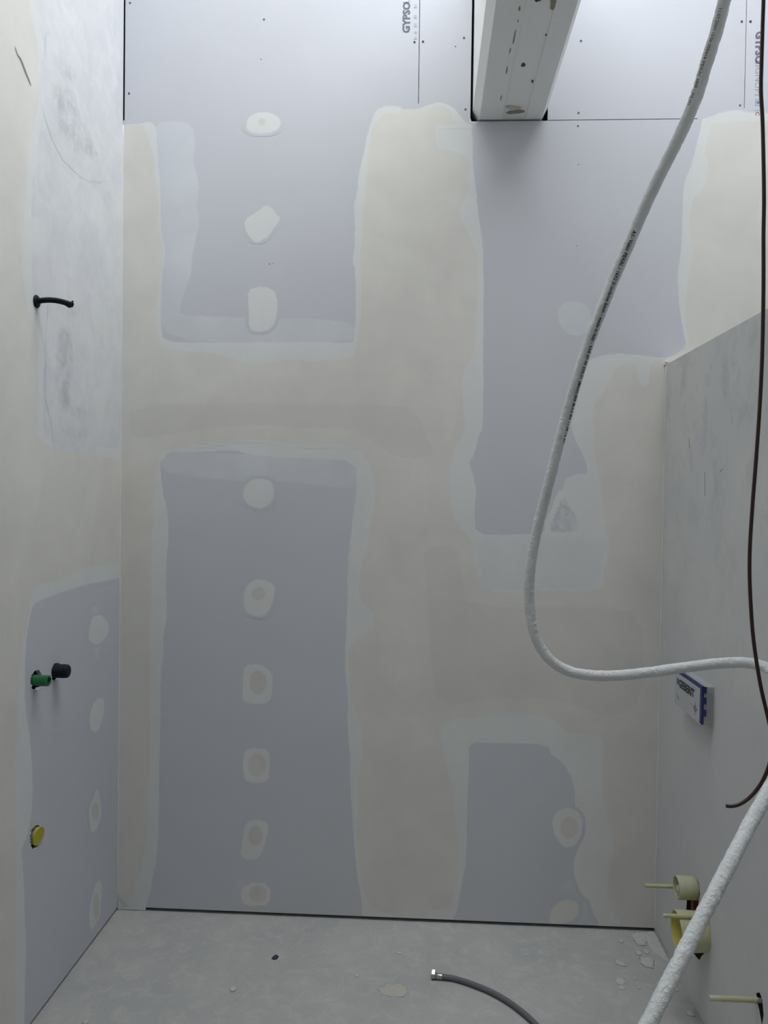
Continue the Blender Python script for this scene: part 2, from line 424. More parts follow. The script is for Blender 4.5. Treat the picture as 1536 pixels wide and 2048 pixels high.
def text_plane(name, body, origin, xdir, ydir, size, mat, parent, thick=0.0, spacing=1.0, sx=1.0, lift=0.0004, center=False):
    me = text_mesh(body, size, thick, spacing)
    xd, yd = Vector(xdir), Vector(ydir); nd = xd.cross(yd); o = Vector(origin)
    xs = [v.co.x for v in me.vertices]; off = -(min(xs) + max(xs)) / 2 if center else -min(xs)
    for v in me.vertices:
        v.co = o + xd * ((v.co.x + off) * sx) + yd * v.co.y + nd * lift
    me.materials.clear(); me.materials.append(mat)
    return link(bpy.data.objects.new(name, me), parent)
def cut(obj, cutters):
    for c in cutters:
        md = obj.modifiers.new('cut', 'BOOLEAN'); md.object = c; md.operation = 'DIFFERENCE'; md.solver = 'EXACT'
    dg = bpy.context.evaluated_depsgraph_get(); dg.update()
    me = bpy.data.meshes.new_from_object(obj.evaluated_get(dg))
    obj.modifiers.clear(); old = obj.data; obj.data = me; bpy.data.meshes.remove(old)
    for c in cutters:
        d = c.data; bpy.data.objects.remove(c); bpy.data.meshes.remove(d)

# ------------------------------------------------------------------ filler coats (thin real layers on the boards)
def chaikin(p, n=2):
    p = np.asarray(p, float)
    for _ in range(n):
        q = np.roll(p, -1, axis=0); a = 0.78 * p + 0.22 * q; b = 0.22 * p + 0.78 * q
        p = np.empty((len(a) * 2, 2)); p[0::2] = a; p[1::2] = b
    return p
def sdf_poly(P, poly):
    """positive inside"""
    x, y = P[:, 0], P[:, 1]; d2 = np.full(len(P), 1e9); ins = np.zeros(len(P), bool)
    for i in range(len(poly)):
        ax_, ay_ = poly[i - 1]; bx_, by_ = poly[i]
        ex, ey = bx_ - ax_, by_ - ay_; wx, wy = x - ax_, y - ay_
        t = np.clip((wx * ex + wy * ey) / (ex * ex + ey * ey + 1e-12), 0, 1)
        dx, dy = wx - ex * t, wy - ey * t; d2 = np.minimum(d2, dx * dx + dy * dy)
        c = (ay_ > y) != (by_ > y)
        ins ^= c & (x < ex * (y - ay_) / (ey + (1e-12 if ey == 0 else 0)) + ax_)
    d = np.sqrt(d2); return np.where(ins, d, -d)
class Plane:
    def __init__(s, kind, off): s.kind, s.off = kind, off
    def px(s, pts):
        if s.kind == 'Y': return [(p.x, p.z) for p in (onY(u, v, s.off) for u, v in pts)]
        return [(p.y, p.z) for p in (onX(u, v, s.off) for u, v in pts)]
    def p3(s, a, b, lift):
        n = len(a); o = np.empty((n, 3))
        if s.kind == 'Y': o[:, 0] = a; o[:, 1] = s.off - lift; o[:, 2] = b
        else:
            o[:, 0] = s.off + (lift if s.off < 1 else -lift); o[:, 1] = a; o[:, 2] = b
        return o
LIFT = [0.0]
def coat(name, plane, outer, holes, mat, parent, base, thick=0.0006, cell=0.010, bounds=None, smooth=2, label=None, skim=None, low=None):
    outer = chaikin(outer, smooth); holes = [chaikin(h, smooth) for h in holes]
    lo = outer.min(0); hi = outer.max(0)
    rch = float(mat.get('reach', 0.004))
    lo = lo - rch; hi = hi + rch
    if bounds is not None:
        lo = np.maximum(lo, (bounds[0], bounds[2])); hi = np.minimum(hi, (bounds[1], bounds[3]))
    na = max(4, int((hi[0] - lo[0]) / cell) + 1); nb = max(4, int((hi[1] - lo[1]) / cell) + 1)
    A, B = np.meshgrid(np.linspace(lo[0], hi[0], na), np.linspace(lo[1], hi[1], nb), indexing='ij')
    P = np.stack([A.ravel(), B.ravel()], 1); s = sdf_poly(P, outer)
    for h in holes: s = np.minimum(s, -sdf_poly(P, h))
    LIFT[0] += 0.000002; base = (0 if base <= .0003 else 1 if base <= .0006 else 2 if base <= .001 else 3) * 0.0002 + 0.00004 + LIFT[0]; thick = 0.00012
    t = np.clip(s / 0.02, 0, 1); t = t * t * (3 - 2 * t)
    if plane.kind == 'Y':
        nb_ = (P[:, 0] > NL - 0.004) & (P[:, 0] < NR + 0.02) & (P[:, 1] > ZS - 0.001); P[nb_, 1] = ZS - 0.001
    V = plane.p3(P[:, 0], P[:, 1], base + thick * t)
    idx = np.arange(na * nb).reshape(na, nb)
    q = np.stack([idx[:-1, :-1], idx[1:, :-1], idx[1:, 1:], idx[:-1, 1:]], -1).reshape(-1, 4)
    q = q[s[q].max(1) > -rch]
    used = np.unique(q); remap = np.full(na * nb, -1); remap[used] = np.arange(len(used)); q = remap[q]; V = V[used]; s = s[used]
    if plane.kind == 'X' and plane.off < 1: pass
    me = bpy.data.meshes.new(name)
    me.vertices.add(len(V)); me.vertices.foreach_set('co', V.ravel().astype(np.float32))
    me.loops.add(q.size); me.loops.foreach_set('vertex_index', q.ravel().astype(np.int32))
    me.polygons.add(len(q)); me.polygons.foreach_set('loop_start', np.arange(0, q.size, 4, dtype=np.int32))
    me.update(calc_edges=True)
    me.polygons.foreach_set('use_smooth', np.ones(len(q), bool))
    at_ = me.attributes.new('edge', 'FLOAT', 'POINT'); at_.data.foreach_set('value', s.astype(np.float32))
    sk = np.zeros(len(s)); el = np.full(len(s), 1.0)
    if low:
        el = sdf_poly(P[used], chaikin(low[0], 1))
        for h in low[1]: el = np.minimum(el, -sdf_poly(P[used], chaikin(h, 1)))
    at3 = me.attributes.new('edge_low', 'FLOAT', 'POINT'); at3.data.foreach_set('value', el.astype(np.float32))
    if skim:
        for h in skim: sk = np.maximum(sk, np.clip(sdf_poly(P[used], chaikin(h, 2)) / 0.008 + 0.2, 0, 1))
        at2 = me.attributes.new('skim', 'FLOAT', 'POINT'); at2.data.foreach_set('value', sk.astype(np.float32))
    me.materials.append(mat)
    o = link(bpy.data.objects.new(name, me), parent)
    if label: o['label'] = label
    return o

# ================================================================== THE ROOM
X1 = 3.30; Y0 = -4.60
floor = struct(boxo('floor', (-0.10, X1 + 0.1, Y0 - 0.1, 0.10, -0.12, 0.0), M_FLOOR))
# back wall: dark stud cavity with plasterboards hung in front of it
wb = bmesh.new(); box(wb, -0.10, X1 + 0.1, 0.10, 0.20, -0.12, CEIL + 0.3)
wall_back = struct(bm_obj('wall_back', wb, M_CAV))
wl = bmesh.new(); box(wl, -0.20, -0.10, Y0 - 0.1, 0.20, -0.12, CEIL + 0.3)
wall_left = struct(bm_obj('wall_left', wl, M_CAV))
struct(boxo('wall_front', (-0.10, X1 + 0.1, Y0 - 0.1, Y0, 0.0, CEIL), M_SHELL))
struct(boxo('wall_far_side', (X1, X1 + 0.1, Y0, 0.10, 0.0, CEIL), M_SHELL))
cb = bmesh.new()
box(cb, -0.10, SKY[0], Y0 - 0.1, 0.10, CEIL, CEIL + 0.18); box(cb, SKY[1], X1 + 0.1, Y0 - 0.1, 0.10, CEIL, CEIL + 0.18)
box(cb, SKY[0], SKY[1], Y0 - 0.1, SKY[2], CEIL, CEIL + 0.18); box(cb, SKY[0], SKY[1], SKY[3], 0.10, CEIL, CEIL + 0.18)
struct(bm_obj('ceiling', cb, M_SHELL))
fb = bmesh.new(); t_ = 0.03
box(fb, SKY[0], SKY[0] + t_, SKY[2], SKY[3], CEIL + 0.18, CEIL + 0.26); box(fb, SKY[1] - t_, SKY[1], SKY[2], SKY[3], CEIL + 0.18, CEIL + 0.26)
box(fb, SKY[0] + t_, SKY[1] - t_, SKY[2], SKY[2] + t_, CEIL + 0.18, CEIL + 0.26); box(fb, SKY[0] + t_, SKY[1] - t_, SKY[3] - t_, SKY[3], CEIL + 0.18, CEIL + 0.26)
struct(bm_obj('window_1', fb, M_SHELL))

# ---- plasterboards of the back wall
def board(name, x0, x1, z0, z1, parent, taper=(1, 1), mat=M_BOARD):
    T = 0.0125; e = 0.0010; w = min(0.045, (x1 - x0) / 3)
    xs = [(x0, e if taper[0] else 0), (x0 + w, 0), (x1 - w, 0), (x1, e if taper[1] else 0)]
    v = []; f = []
    for z in (z0, z1):
        for x, y in xs: v.append((x, y, z))
        for x, y in reversed(xs): v.append((x, T, z))
    for i in range(8):
        j = (i + 1) % 8; f.append([i, j, 8 + j, 8 + i])
    f.append(list(range(8))[::-1]); f.append(list(range(8, 16)))
    bm = bmesh.new(); bv = [bm.verts.new(p) for p in v]
    for q in f: bm.faces.new([bv[i] for i in q])
    return bm_obj(name, bm, mat, parent)
S1a = onY(838, 120).x; S2 = onY(1491, 120).x
NL = onY(943.5, 120).x; NR = onY(1095.5, 235).x
ZS = 3.0; ZJ = onY(500, 798).z; ZR = onY(1100, 1300).z
G = 0.0012
b_A = board('plasterboard', 0.006, S1a - G, ZJ + G, CEIL, wall_back, (0, 1))
b_B = board('plasterboard', S1a + G, NL - 0.002, ZS + 0.0025, CEIL, wall_back, (1, 0))
b_C = board('plasterboard', NR, S2 - G, ZS + 0.0025, CEIL, wall_back, (0, 1))
b_D = board('plasterboard', S2 + G, X1, ZS + 0.0025, CEIL, wall_back, (1, 0))
b_top = board('plasterboard', NL - 0.001, NR - 0.001, ZS + 0.62, CEIL, wall_back, (0, 0))
b_E = board('plasterboard', 0.002, S1a - G, 0.013, ZJ - G, wall_back, (0, 1))
b_F = board('plasterboard', S1a + G, S2 - G, ZR + G, ZS - 0.0008, wall_back, (1, 1))
b_G = board('plasterboard', S1a + G, S2 - G, 0.013, ZR - G, wall_back, (1, 1))
b_H = board('plasterboard', S2 + G, X1, 0.013, ZS - 0.0008, wall_back, (1, 0))
for b_, l_ in ((b_A, 'tall bare lavender board, upper left'), (b_B, 'narrow bare board left of the beam'), (b_C, 'bare board right of the beam'), (b_D, 'printed board at the right edge')):
    b_['label'] = l_

# screws
def screw(u, v, r, parent):
    p = onY(u, v); lathe('screw', [(-0.002, r), (0.0003, r), (0.0006, r * 0.8), (0.0004, r * 0.35), (-0.0008, r * 0.2)], p, (0, -1, 0), 10, M_SCREW, parent)
for u, v, r in ((260, 6, .0042), (258, 187, .0042), (528, 39, .0040), (522, 119, .0022), (829, 84, .0042)): screw(u, v, r, b_A)
for u, v, r in ((846, 83, .0042), (928, 76, .0045), (911, 93, .0024), (931, 219, .0042)): screw(u, v, r, b_B)
for u, v, r in ((1162, 82, .0045), (1157, 226, .0042), (1483.5, 43, .0040), (1480, 211, .0040)): screw(u, v, r, b_C)
screw(1501, 43, .0045, b_D)
screw(1156, 252, .0038, b_F); screw(1157, 329, .002, b_F); screw(1154, 492, .0018, b_F)
screw(539, 528, .0022, b_A); screw(546, 527, .0016, b_A)

# printed lettering on the boards
UPZ = (0, 0, 1)
p = onY(819, 66)
text_plane('printed_lettering', 'GYPSO', p, (0, 0, 1), (-1, 0, 0), 0.0365, M_PRINT, b_A, 0.0016, 1.0, 1.0)
p = onY(819, 5)
text_plane('printed_lettering', 'LIGNUM', p, (0, 0, 1), (-1, 0, 0), 0.0365, M_PRINTL, b_A, -0.0006)
for k, v in enumerate((12, 33, 50, 64, 76)):
    p = onY(831, v); h = 0.012 if k < 3 else 0.008
    boxo('print_dash', (p.x - 0.005, p.x + 0.005, -0.0003, 0.0008, p.z - h / 2, p.z + h / 2), M_PRINTP, b_A)
p = onY(1512, 63)
text_plane('printed_lettering', 'GYPSO', p, (0, 0, -1), (1, 0, 0), 0.0375, M_PRINT, b_D, 0.0016)
p = onY(1511, 122)
text_plane('printed_lettering', 'LIGNUM', p, (0, 0, -1), (1, 0, 0), 0.0345, M_PRINTL, b_D, -0.0006)
p = onY(1517, 205); ic = []
s_ = 0.011
for (a0, a1, c0, c1) in ((-s_, s_, s_ - .0012, s_), (-s_, s_, -s_, -s_ + .0012), (-s_, -s_ + .0012, -s_, s_), (s_ - .0012, s_, -s_, s_)):
    boxo('print_frame', (p.x + a0, p.x + a1, -0.0004, 0.0006, p.z + c0, p.z + c1), M_PRINTB, b_D)
drop = [(p.x + 0.0075 * math.cos(a) * (1.0 if math.cos(a) < 0.2 else 0.9) + (0.004 if abs(a) < 0.2 else 0), 0, p.z + 0.0052 * math.sin(a)) for a in [i * math.pi / 9 for i in range(-9, 9)]]
prism('print_drop', drop, (0, -1, 0), -0.0006, 0.0004, M_PRINTB, b_D)
p = onY(1511, 221)
boxo('print_bar', (p.x - .004, p.x + .014, -0.0004, 0.0006, p.z - .001, p.z + .001), M_PRINTL, b_D)
text_plane('printed_lettering', 'C', onY(1511, 224), (0, 0, -1), (1, 0, 0), 0.020, M_PRINTR, b_D, 0.0005)

# ---- filler on the back wall
PB = Plane('Y', 0.0)
BND = (0.001, X1 - 0.01, 0.0135, ZS + 0.20)
# windows left bare between the filled joints; 'c' = edge of the thick warm coat, 'h' = edge of the thin pale coat
w1c = [(283, 236), (294, 264), (301, 288), (310, 315), (311, 350), (314, 374), (319, 398), (318, 422), (322, 454), (327, 480), (329, 520), (321, 550), (313, 614), (313, 654), (318, 680), (329, 696), (383, 702), (433, 704), (467, 719), (512, 730), (545, 722), (579, 717), (622, 722), (672, 718), (706, 716), (715, 681), (719, 647), (722, 602), (720, 541), (720, 515), (724, 460), (723, 433), (726, 407), (730, 365), (734, 328), (738, 291), (744, 256), (754, 238), (764, 230), (782, 224), (794, 230), (803, 217), (835, 217), (851, 214), (872, 209), (893, 213), (904, 225), (909, 246), (950, 246), (950, 160), (280, 160)]
w1h = [(276, 240), (313, 246), (316, 300), (318, 340), (322, 380), (322, 430), (325, 470), (332, 505), (325, 550), (322, 627), (323, 654), (329, 682), (400, 685), (512, 684), (639, 683), (706, 686), (707, 671), (711, 634), (711, 602), (710, 541), (703, 520), (709, 497), (709, 444), (707, 410), (714, 383), (716, 349), (724, 317), (731, 283), (739, 251), (745, 233), (754, 217), (775, 210), (801, 212), (804, 218), (835, 219), (853, 210), (880, 203), (905, 212), (921, 230), (930, 243), (960, 243), (960, 150), (270, 150)]
w2c = [(320, 901), (367, 892), (417, 885), (467, 880), (512, 878), (579, 887), (629, 892), (662, 887), (699, 889), (719, 895), (725, 912), (743, 937), (748, 964), (751, 980), (745, 1017), (739, 1061), (735, 1090), (725, 1120), (719, 1150), (716, 1180), (725, 1208), (745, 1224), (750, 1244), (745, 1262), (725, 1267), (709, 1281), (695, 1301), (697, 1324), (697, 1374), (705, 1411), (718, 1447), (722, 1467), (721, 1536), (712, 1556), (715, 1619), (712, 1679), (720, 1749), (729, 1793), (745, 1816), (765, 1826), (800, 1832), (815, 1838), (815, 1900), (255, 1880), (258, 1808), (267, 1796), (273, 1763), (283, 1736), (292, 1703), (295, 1636), (300, 1553), (302, 1536), (303, 1457), (302, 1391), (300, 1307), (300, 1264), (305, 1207), (305, 1107), (307, 1024), (312, 979), (315, 939)]
w2h = [(320, 908), (400, 905), (467, 900), (512, 913), (612, 917), (712, 923), (713, 980), (704, 1038), (703, 1057), (697, 1100), (694, 1162), (694, 1211), (692, 1257), (689, 1307), (690, 1357), (695, 1391), (694, 1457), (700, 1524), (699, 1553), (704, 1636), (709, 1709), (715, 1763), (722, 1796), (724, 1835), (724, 1900), (288, 1880), (292, 1816), (302, 1783), (307, 1749), (313, 1723), (318, 1669), (319, 1603), (319, 1536), (322, 1441), (322, 1357), (328, 1301), (327, 1271), (335, 1237), (333, 1191), (333, 1134), (338, 1074), (337, 1024), (325, 979)]
w3c = [(872, 252), (874, 293), (893, 299), (920, 305), (936, 315), (941, 333), (938, 359), (939, 386), (930, 404), (920, 415), (922, 439), (936, 462), (946, 486), (954, 505), (957, 523), (957, 576), (953, 628), (954, 681), (950, 711), (933, 729), (926, 753), (926, 787), (929, 827), (932, 853), (925, 877), (912, 887), (908, 908), (901, 937), (901, 990), (906, 1027), (920, 1051), (933, 1069), (943, 1080), (947, 1112), (953, 1143), (949, 1168), (956, 1184), (966, 1188), (1043, 1188), (1100, 1185), (1123, 1188), (1149, 1183), (1198, 1178), (1206, 1161), (1206, 1140), (1221, 1095), (1209, 1052), (1201, 966), (1189, 923), (1189, 866), (1184, 835), (1186, 809), (1204, 789), (1215, 766), (1224, 743), (1238, 729), (1274, 722), (1275, 745), (1282, 770), (1294, 773), (1299, 745), (1300, 722), (1340, 716), (1377, 689), (1371, 659), (1369, 629), (1374, 562), (1382, 522), (1386, 500), (1377, 467), (1377, 433), (1387, 393), (1407, 377), (1417, 333), (1407, 300), (1424, 243), (1424, 200), (955, 200), (955, 250), (872, 251)]
w3h = [(944, 247), (946, 290), (947, 328), (953, 380), (959, 444), (967, 483), (968, 576), (968, 628), (967, 718), (968, 740), (967, 800), (966, 858), (958, 869), (953, 895), (946, 916), (938, 924), (947, 951), (954, 982), (949, 1024), (953, 1068), (1010, 1069), (1092, 1066), (1105, 1040), (1112, 1012), (1123, 990), (1129, 958), (1150, 947), (1178, 947), (1163, 905), (1149, 880), (1141, 852), (1149, 823), (1158, 780), (1175, 725), (1183, 717), (1204, 710), (1244, 706), (1272, 708), (1325, 716), (1345, 712), (1374, 699), (1361, 639), (1356, 595), (1354, 540), (1362, 500), (1364, 417), (1367, 367), (1381, 333), (1394, 283), (1401, 253), (1404, 225), (1404, 190), (950, 190), (944, 240)]
w4c = [(885, 1487), (879, 1465), (895, 1442), (957, 1426), (1015, 1422), (1080, 1429), (1113, 1445), (1132, 1468), (1178, 1469), (1207, 1478), (1207, 1510), (1201, 1575), (1211, 1627), (1227, 1673), (1224, 1712), (1217, 1740), (1217, 1764), (1211, 1780), (1220, 1816), (1243, 1846), (1243, 1920), (850, 1920), (850, 1824), (898, 1816), (908, 1800), (914, 1771), (919, 1732), (918, 1689), (914, 1650), (909, 1621), (911, 1588), (900, 1556), (890, 1510)]
w4h = [(936, 1485), (999, 1487), (1097, 1489), (1100, 1510), (1119, 1520), (1132, 1536), (1145, 1562), (1149, 1588), (1149, 1614), (1165, 1627), (1172, 1650), (1168, 1673), (1152, 1705), (1145, 1732), (1149, 1758), (1165, 1793), (1178, 1800), (1185, 1826), (1198, 1849), (1198, 1920), (890, 1920), (904, 1839), (914, 1826), (919, 1800), (924, 1771), (931, 1732), (934, 1689), (935, 1640), (936, 1575), (940, 1526)]
full = [(-0.5, -0.5), (X1 + .5, -0.5), (X1 + .5, ZS + 0.5), (-0.5, ZS + 0.5)]
topband_h = PB.px([(235, 250), (282, 247), (300, 241), (330, 240), (700, 240), (745, 212), (800, 206), (905, 198), (924, 232), (933, 246), (945, 248), (1100, 249), (1390, 243), (1440, 225), (1475, 218), (1505, 226), (1700, 230), (1700, 2100), (150, 2100)])
topband_c = PB.px([(235, 250), (282, 249), (300, 250), (720, 250), (760, 210), (905, 200), (920, 246), (1420, 246), (1540, 240), (1700, 240), (1700, 2100), (150, 2100)])
skim1 = [(308, 240), (385, 243), (392, 288), (386, 323), (396, 350), (400, 387), (393, 411), (400, 435), (397, 462), (388, 494), (384, 526), (384, 544), (374, 574), (364, 600), (358, 630), (417, 631), (555, 637), (639, 637), (714, 646), (714, 690), (318, 690), (318, 560), (326, 520), (316, 400), (312, 300)]
skim2 = [(316, 900), (720, 915), (718, 981), (612, 969), (547, 962), (497, 964), (433, 960), (383, 954), (322, 944)]
LOWB = (topband_h, [PB.px(w) for w in (w1h, w2h, w3h, w4h)])
coat('thin_filler_coat', PB, LOWB[0], LOWB[1], M_H, wall_back, 0.0004, 0.0004, 0.010, BND, 1, 'pale feathered filler coat round the bare board fields', [PB.px(skim1), PB.px(skim2)])
coat('thick_filler_coat', PB, topband_c, [PB.px(w) for w in (w1c, w2c, w3c, w4c)], M_C, wall_back, 0.0012, 0.0005, 0.010, BND, 1, 'warm grey filler coat over the board joints', [PB.px(skim1), PB.px(skim2)], LOWB)
def patch(pts, mat, base, parent=wall_back, plane=PB, name='filler_patch', sm=2, bounds=BND, cell=0.006, label=None, low=None):
    return coat(name, plane, plane.px(pts), [], mat, parent, base, 0.0003, cell, bounds, sm, label, None, low)
patch(skim1, M_M, 0.0002, cell=0.01); patch(skim2, M_M, 0.0002, cell=0.01)
patch([(948, 1068), (1010, 1069), (1100, 1066), (1165, 1066), (1228, 1080), (1232, 1105), (1216, 1150), (1215, 1190), (945, 1195), (950, 1140)], M_MH, 0.0007, cell=0.006, low=LOWB)
patch([(1113, 625), (1122, 606), (1148, 600), (1170, 606), (1185, 625), (1183, 655), (1165, 672), (1140, 672), (1120, 655)], M_M, 0.0002)
patch([(1092, 1062), (1112, 1022), (1120, 998), (1128, 985), (1138, 1010), (1152, 1028), (1160, 1062), (1130, 1066)], M_B, 0.0013)
spots = [([(491, 240), (508, 226), (535, 223), (560, 234), (563, 250), (552, 264), (520, 270), (493, 262)], (524, 244, 9, 9)),
         ([(532, 408), (545, 416), (552, 427), (564, 438), (548, 456), (537, 475), (513, 486), (500, 478), (486, 448), (497, 432), (513, 424)], None),
         ([(494, 579), (524, 571), (548, 579), (557, 606), (553, 640), (542, 659), (518, 666), (497, 659), (497, 616)], None),
         ([(487, 975), (500, 960), (520, 955), (545, 962), (550, 985), (545, 1005), (525, 1018), (505, 1015), (485, 1000)], None),
         ([(495, 1165), (515, 1157), (535, 1160), (552, 1172), (548, 1200), (535, 1230), (510, 1234), (488, 1222), (486, 1190)], (517, 1187, 16, 15)),
         ([(488, 1330), (520, 1326), (546, 1345), (546, 1375), (540, 1407), (500, 1409), (484, 1402), (485, 1360)], (516, 1365, 19, 26)),
         ([(488, 1502), (500, 1495), (539, 1497), (541, 1530), (537, 1563), (510, 1568), (487, 1560), (485, 1530)], (514, 1530, 20, 25)),
         ([(490, 1644), (515, 1638), (537, 1644), (536, 1670), (527, 1700), (520, 1715), (497, 1722), (479, 1710), (482, 1695), (486, 1670)], (511, 1671, 16, 22)),
         ([(484, 1772), (510, 1766), (536, 1769), (541, 1785), (538, 1809), (505, 1813), (486, 1809), (481, 1790)], (516, 1788, 20, 18)),
         ([(1103, 1640), (1112, 1622), (1135, 1613), (1158, 1622), (1167, 1645), (1163, 1672), (1150, 1692), (1132, 1697), (1117, 1685), (1106, 1665)], (1138, 1655, 20, 24))]
patch([(250, 798), (520, 797), (815, 799), (850, 830), (862, 870), (880, 900), (868, 925), (785, 925), (740, 890), (700, 868), (600, 866), (512, 858), (420, 866), (330, 880), (252, 890)], M_CD, 0.0012, name='filler_overlap', sm=1, cell=0.01)
patch([(835, 1084), (925, 1081), (934, 1150), (942, 1205), (1180, 1202), (1295, 1215), (1300, 1400), (1225, 1450), (1120, 1410), (1010, 1404), (900, 1420), (862, 1400), (850, 1300), (845, 1200)], M_CD, 0.0012, name='filler_overlap', sm=1, cell=0.01)
for q_ in ([(866, 925), (872, 930), (877, 970), (873, 1010), (866, 1040), (864, 990)], [(787, 945), (792, 960), (794, 1008), (788, 1000), (782, 970)], [(858, 1338), (862, 1350), (861, 1372), (858, 1386), (855, 1360)]):
    patch(q_, M_HC, 0.0012, name='trowel_ridge', cell=0.004)
for q_, (u_, v_, r_) in enumerate(((852, 731, .0022), (846, 742, .0014), (838, 762, .0018), (836, 770, .0024), (851, 780, .0015), (834, 1035, .0024), (842, 1055, .0026), (836, 1066, .0018), (833, 1075, .0020), (838, 290, .0022), (833, 320, .0012), (540, 985, .0014))):
    lathe('filler_blister', [(-.0005, r_), (.0004, r_ * .8), (.0010, r_ * .4), (.0012, .0002)], onY(u_, v_, -.0008), (0, -1, 0), 8, M_BEAD, wall_back)
def ell(c): return [(c[0] + c[2] * math.cos(a), c[1] + c[3] * math.sin(a)) for a in [i * math.pi / 6 for i in range(12)]]
for i, (poly, inner) in enumerate(spots):
    patch(poly, M_H, 0.0009, name='screw_filler_spot', sm=1)
    if inner: patch(ell(inner), M_DAB, 0.0013, name='screw_filler_dab')
patch([(1099, 1640), (1108, 1612), (1132, 1606), (1150, 1612), (1140, 1700), (1110, 1690)], M_MF, 0.0002)
patch([(1148, 1600), (1178, 1615), (1184, 1660), (1172, 1692), (1150, 1712), (1138, 1700), (1158, 1660), (1155, 1625)], M_MF, 0.0002)
patch([(1104, 1812), (1132, 1796), (1158, 1804), (1160, 1828), (1142, 1845), (1108, 1851), (1096, 1842)], M_CB, 0.0009, name='screw_filler_spot')
patch([(1110, 1790), (1120, 1765), (1150, 1752), (1215, 1752), (1222, 1800), (1170, 1850), (1150, 1855), (1165, 1810), (1130, 1785)], M_MF, 0.0002)

# ---- left wall: boards, filler, smears
PLf = Plane('X', 0.0)
def vboard(name, y0, y1, z0, z1, parent):
    return boxo(name, (-0.0125, 0.0, y0, y1, z0, z1), M_BOARD, parent)
ZL = onX(150, 1010).z; YLS = onX(20, 1300).y
l_up = vboard('plasterboard', YLS + 0.001, 0.0005, ZL + .001, CEIL, wall_left)
l_lo = vboard('plasterboard', YLS + 0.001, 0.0005, 0.009, ZL - .001, wall_left)
l_n1 = vboard('plasterboard', Y0 + .001, YLS - .001, 0.009, ZL + 0.6, wall_left)
l_n2 = vboard('plasterboard', Y0 + .001, YLS - .001, ZL + 0.602, CEIL, wall_left)
BL = (Y0 + 0.01, -0.003, 0.0095, CEIL - 0.01)
def rag(pts, amp, n=3, seed=1):
    """ragged outline through pixel points"""
    r = random.Random(seed); out = []
    for i in range(len(pts)):
        a, b = pts[i], pts[(i + 1) % len(pts)]
        for k in range(n):
            t = k / n; out.append((a[0] + (b[0] - a[0]) * t + r.uniform(-amp, amp) * 0.5, a[1] + (b[1] - a[1]) * t + r.uniform(-amp, amp)))
    return out
hole_g = rag([(62, 1352), (70, 1342), (77, 1339), (83, 1350), (86, 1372), (80, 1376), (72, 1383), (64, 1376), (61, 1364)], 1.6, 2, 3)
hole_b = rag([(103, 1340), (106, 1329), (114, 1325), (122, 1330), (124, 1352), (114, 1362), (108, 1363), (103, 1355)], 1.6, 2, 5)
hole_y = rag([(59.5, 1676), (63, 1660), (70, 1652), (77, 1649), (83, 1656), (83, 1680), (74, 1694), (66, 1698), (61, 1690)], 1.2, 2, 8)
def cutter(pts): return prism('cutter', [onX(u, v) for u, v in pts], (1, 0, 0), -0.04, 0.02, M_CORE)
l_lo.data.materials.append(M_CORE)
cut(l_lo, [cutter(hole_g), cutter(hole_b), cutter(hole_y)])
L2h = [(67, 1207), (117, 1187), (167, 1171), (200, 1164), (243, 1156), (260, 1150), (260, 2150), (48, 2150), (49, 2048), (50, 1969), (53, 1903), (50, 1836), (47, 1736), (41, 1703), (53, 1676), (60, 1650), (66, 1600), (65, 1536), (62, 1491), (50, 1407), (50, 1341), (53, 1274), (62, 1224)]
L2c = [(72, 1172), (113, 1164), (150, 1147), (193, 1131), (243, 1130), (260, 1130), (260, 2150), (32, 2150), (33, 1903), (32, 1836), (33, 1736), (34, 1600), (30, 1536), (33, 1454), (38, 1380), (43, 1291), (57, 1241), (64, 1190)]
L1h = [(55, -300), (55, -60), (82, 60), (97, 160), (84, 240), (68, 330), (63, 400), (63, 512), (67, 612), (88, 690), (85, 745), (86, 830), (88, 868), (112, 884), (150, 886), (205, 893), (300, 903), (300, -300)]
L1c = [(45, -300), (45, -60), (70, 60), (85, 160), (72, 240), (56, 330), (50, 400), (43, 512), (53, 612), (79, 679), (77, 745), (78, 829), (70, 862), (83, 880), (110, 899), (150, 901), (200, 912), (300, 925), (300, -300)]
fullL = [(Y0 - 1, -1), (1, -1), (1, 6), (Y0 - 1, 6)]
hl = [PLf.px(h) for h in (hole_g, hole_y)]
SKL = [PLf.px([(30, 940), (30, 600), (30, 200), (20, -300), (400, -300), (400, 960)])]
LOWL = (fullL, [PLf.px(L1h), PLf.px(L2h)] + hl)
coat('thin_filler_coat', PLf, fullL, LOWL[1], M_HL, wall_left, 0.0004, 0.0003, 0.012, BL, 1, 'pale feathered filler coat round the bare board fields', SKL)
coat('thick_filler_coat', PLf, fullL, [PLf.px(L1c), PLf.px(L2c)] + hl, M_CL, wall_left, 0.0012, 0.0004, 0.012, BL, 1, 'warm grey filler coat over the board joints', SKL, LOWL)
coat('smeared_skim_coat', PLf, SKL[0], [], M_MW, wall_left, 0.0002, 0.0003, 0.012, BL, 1, 'smeared whitish skim coat high on the left wall')
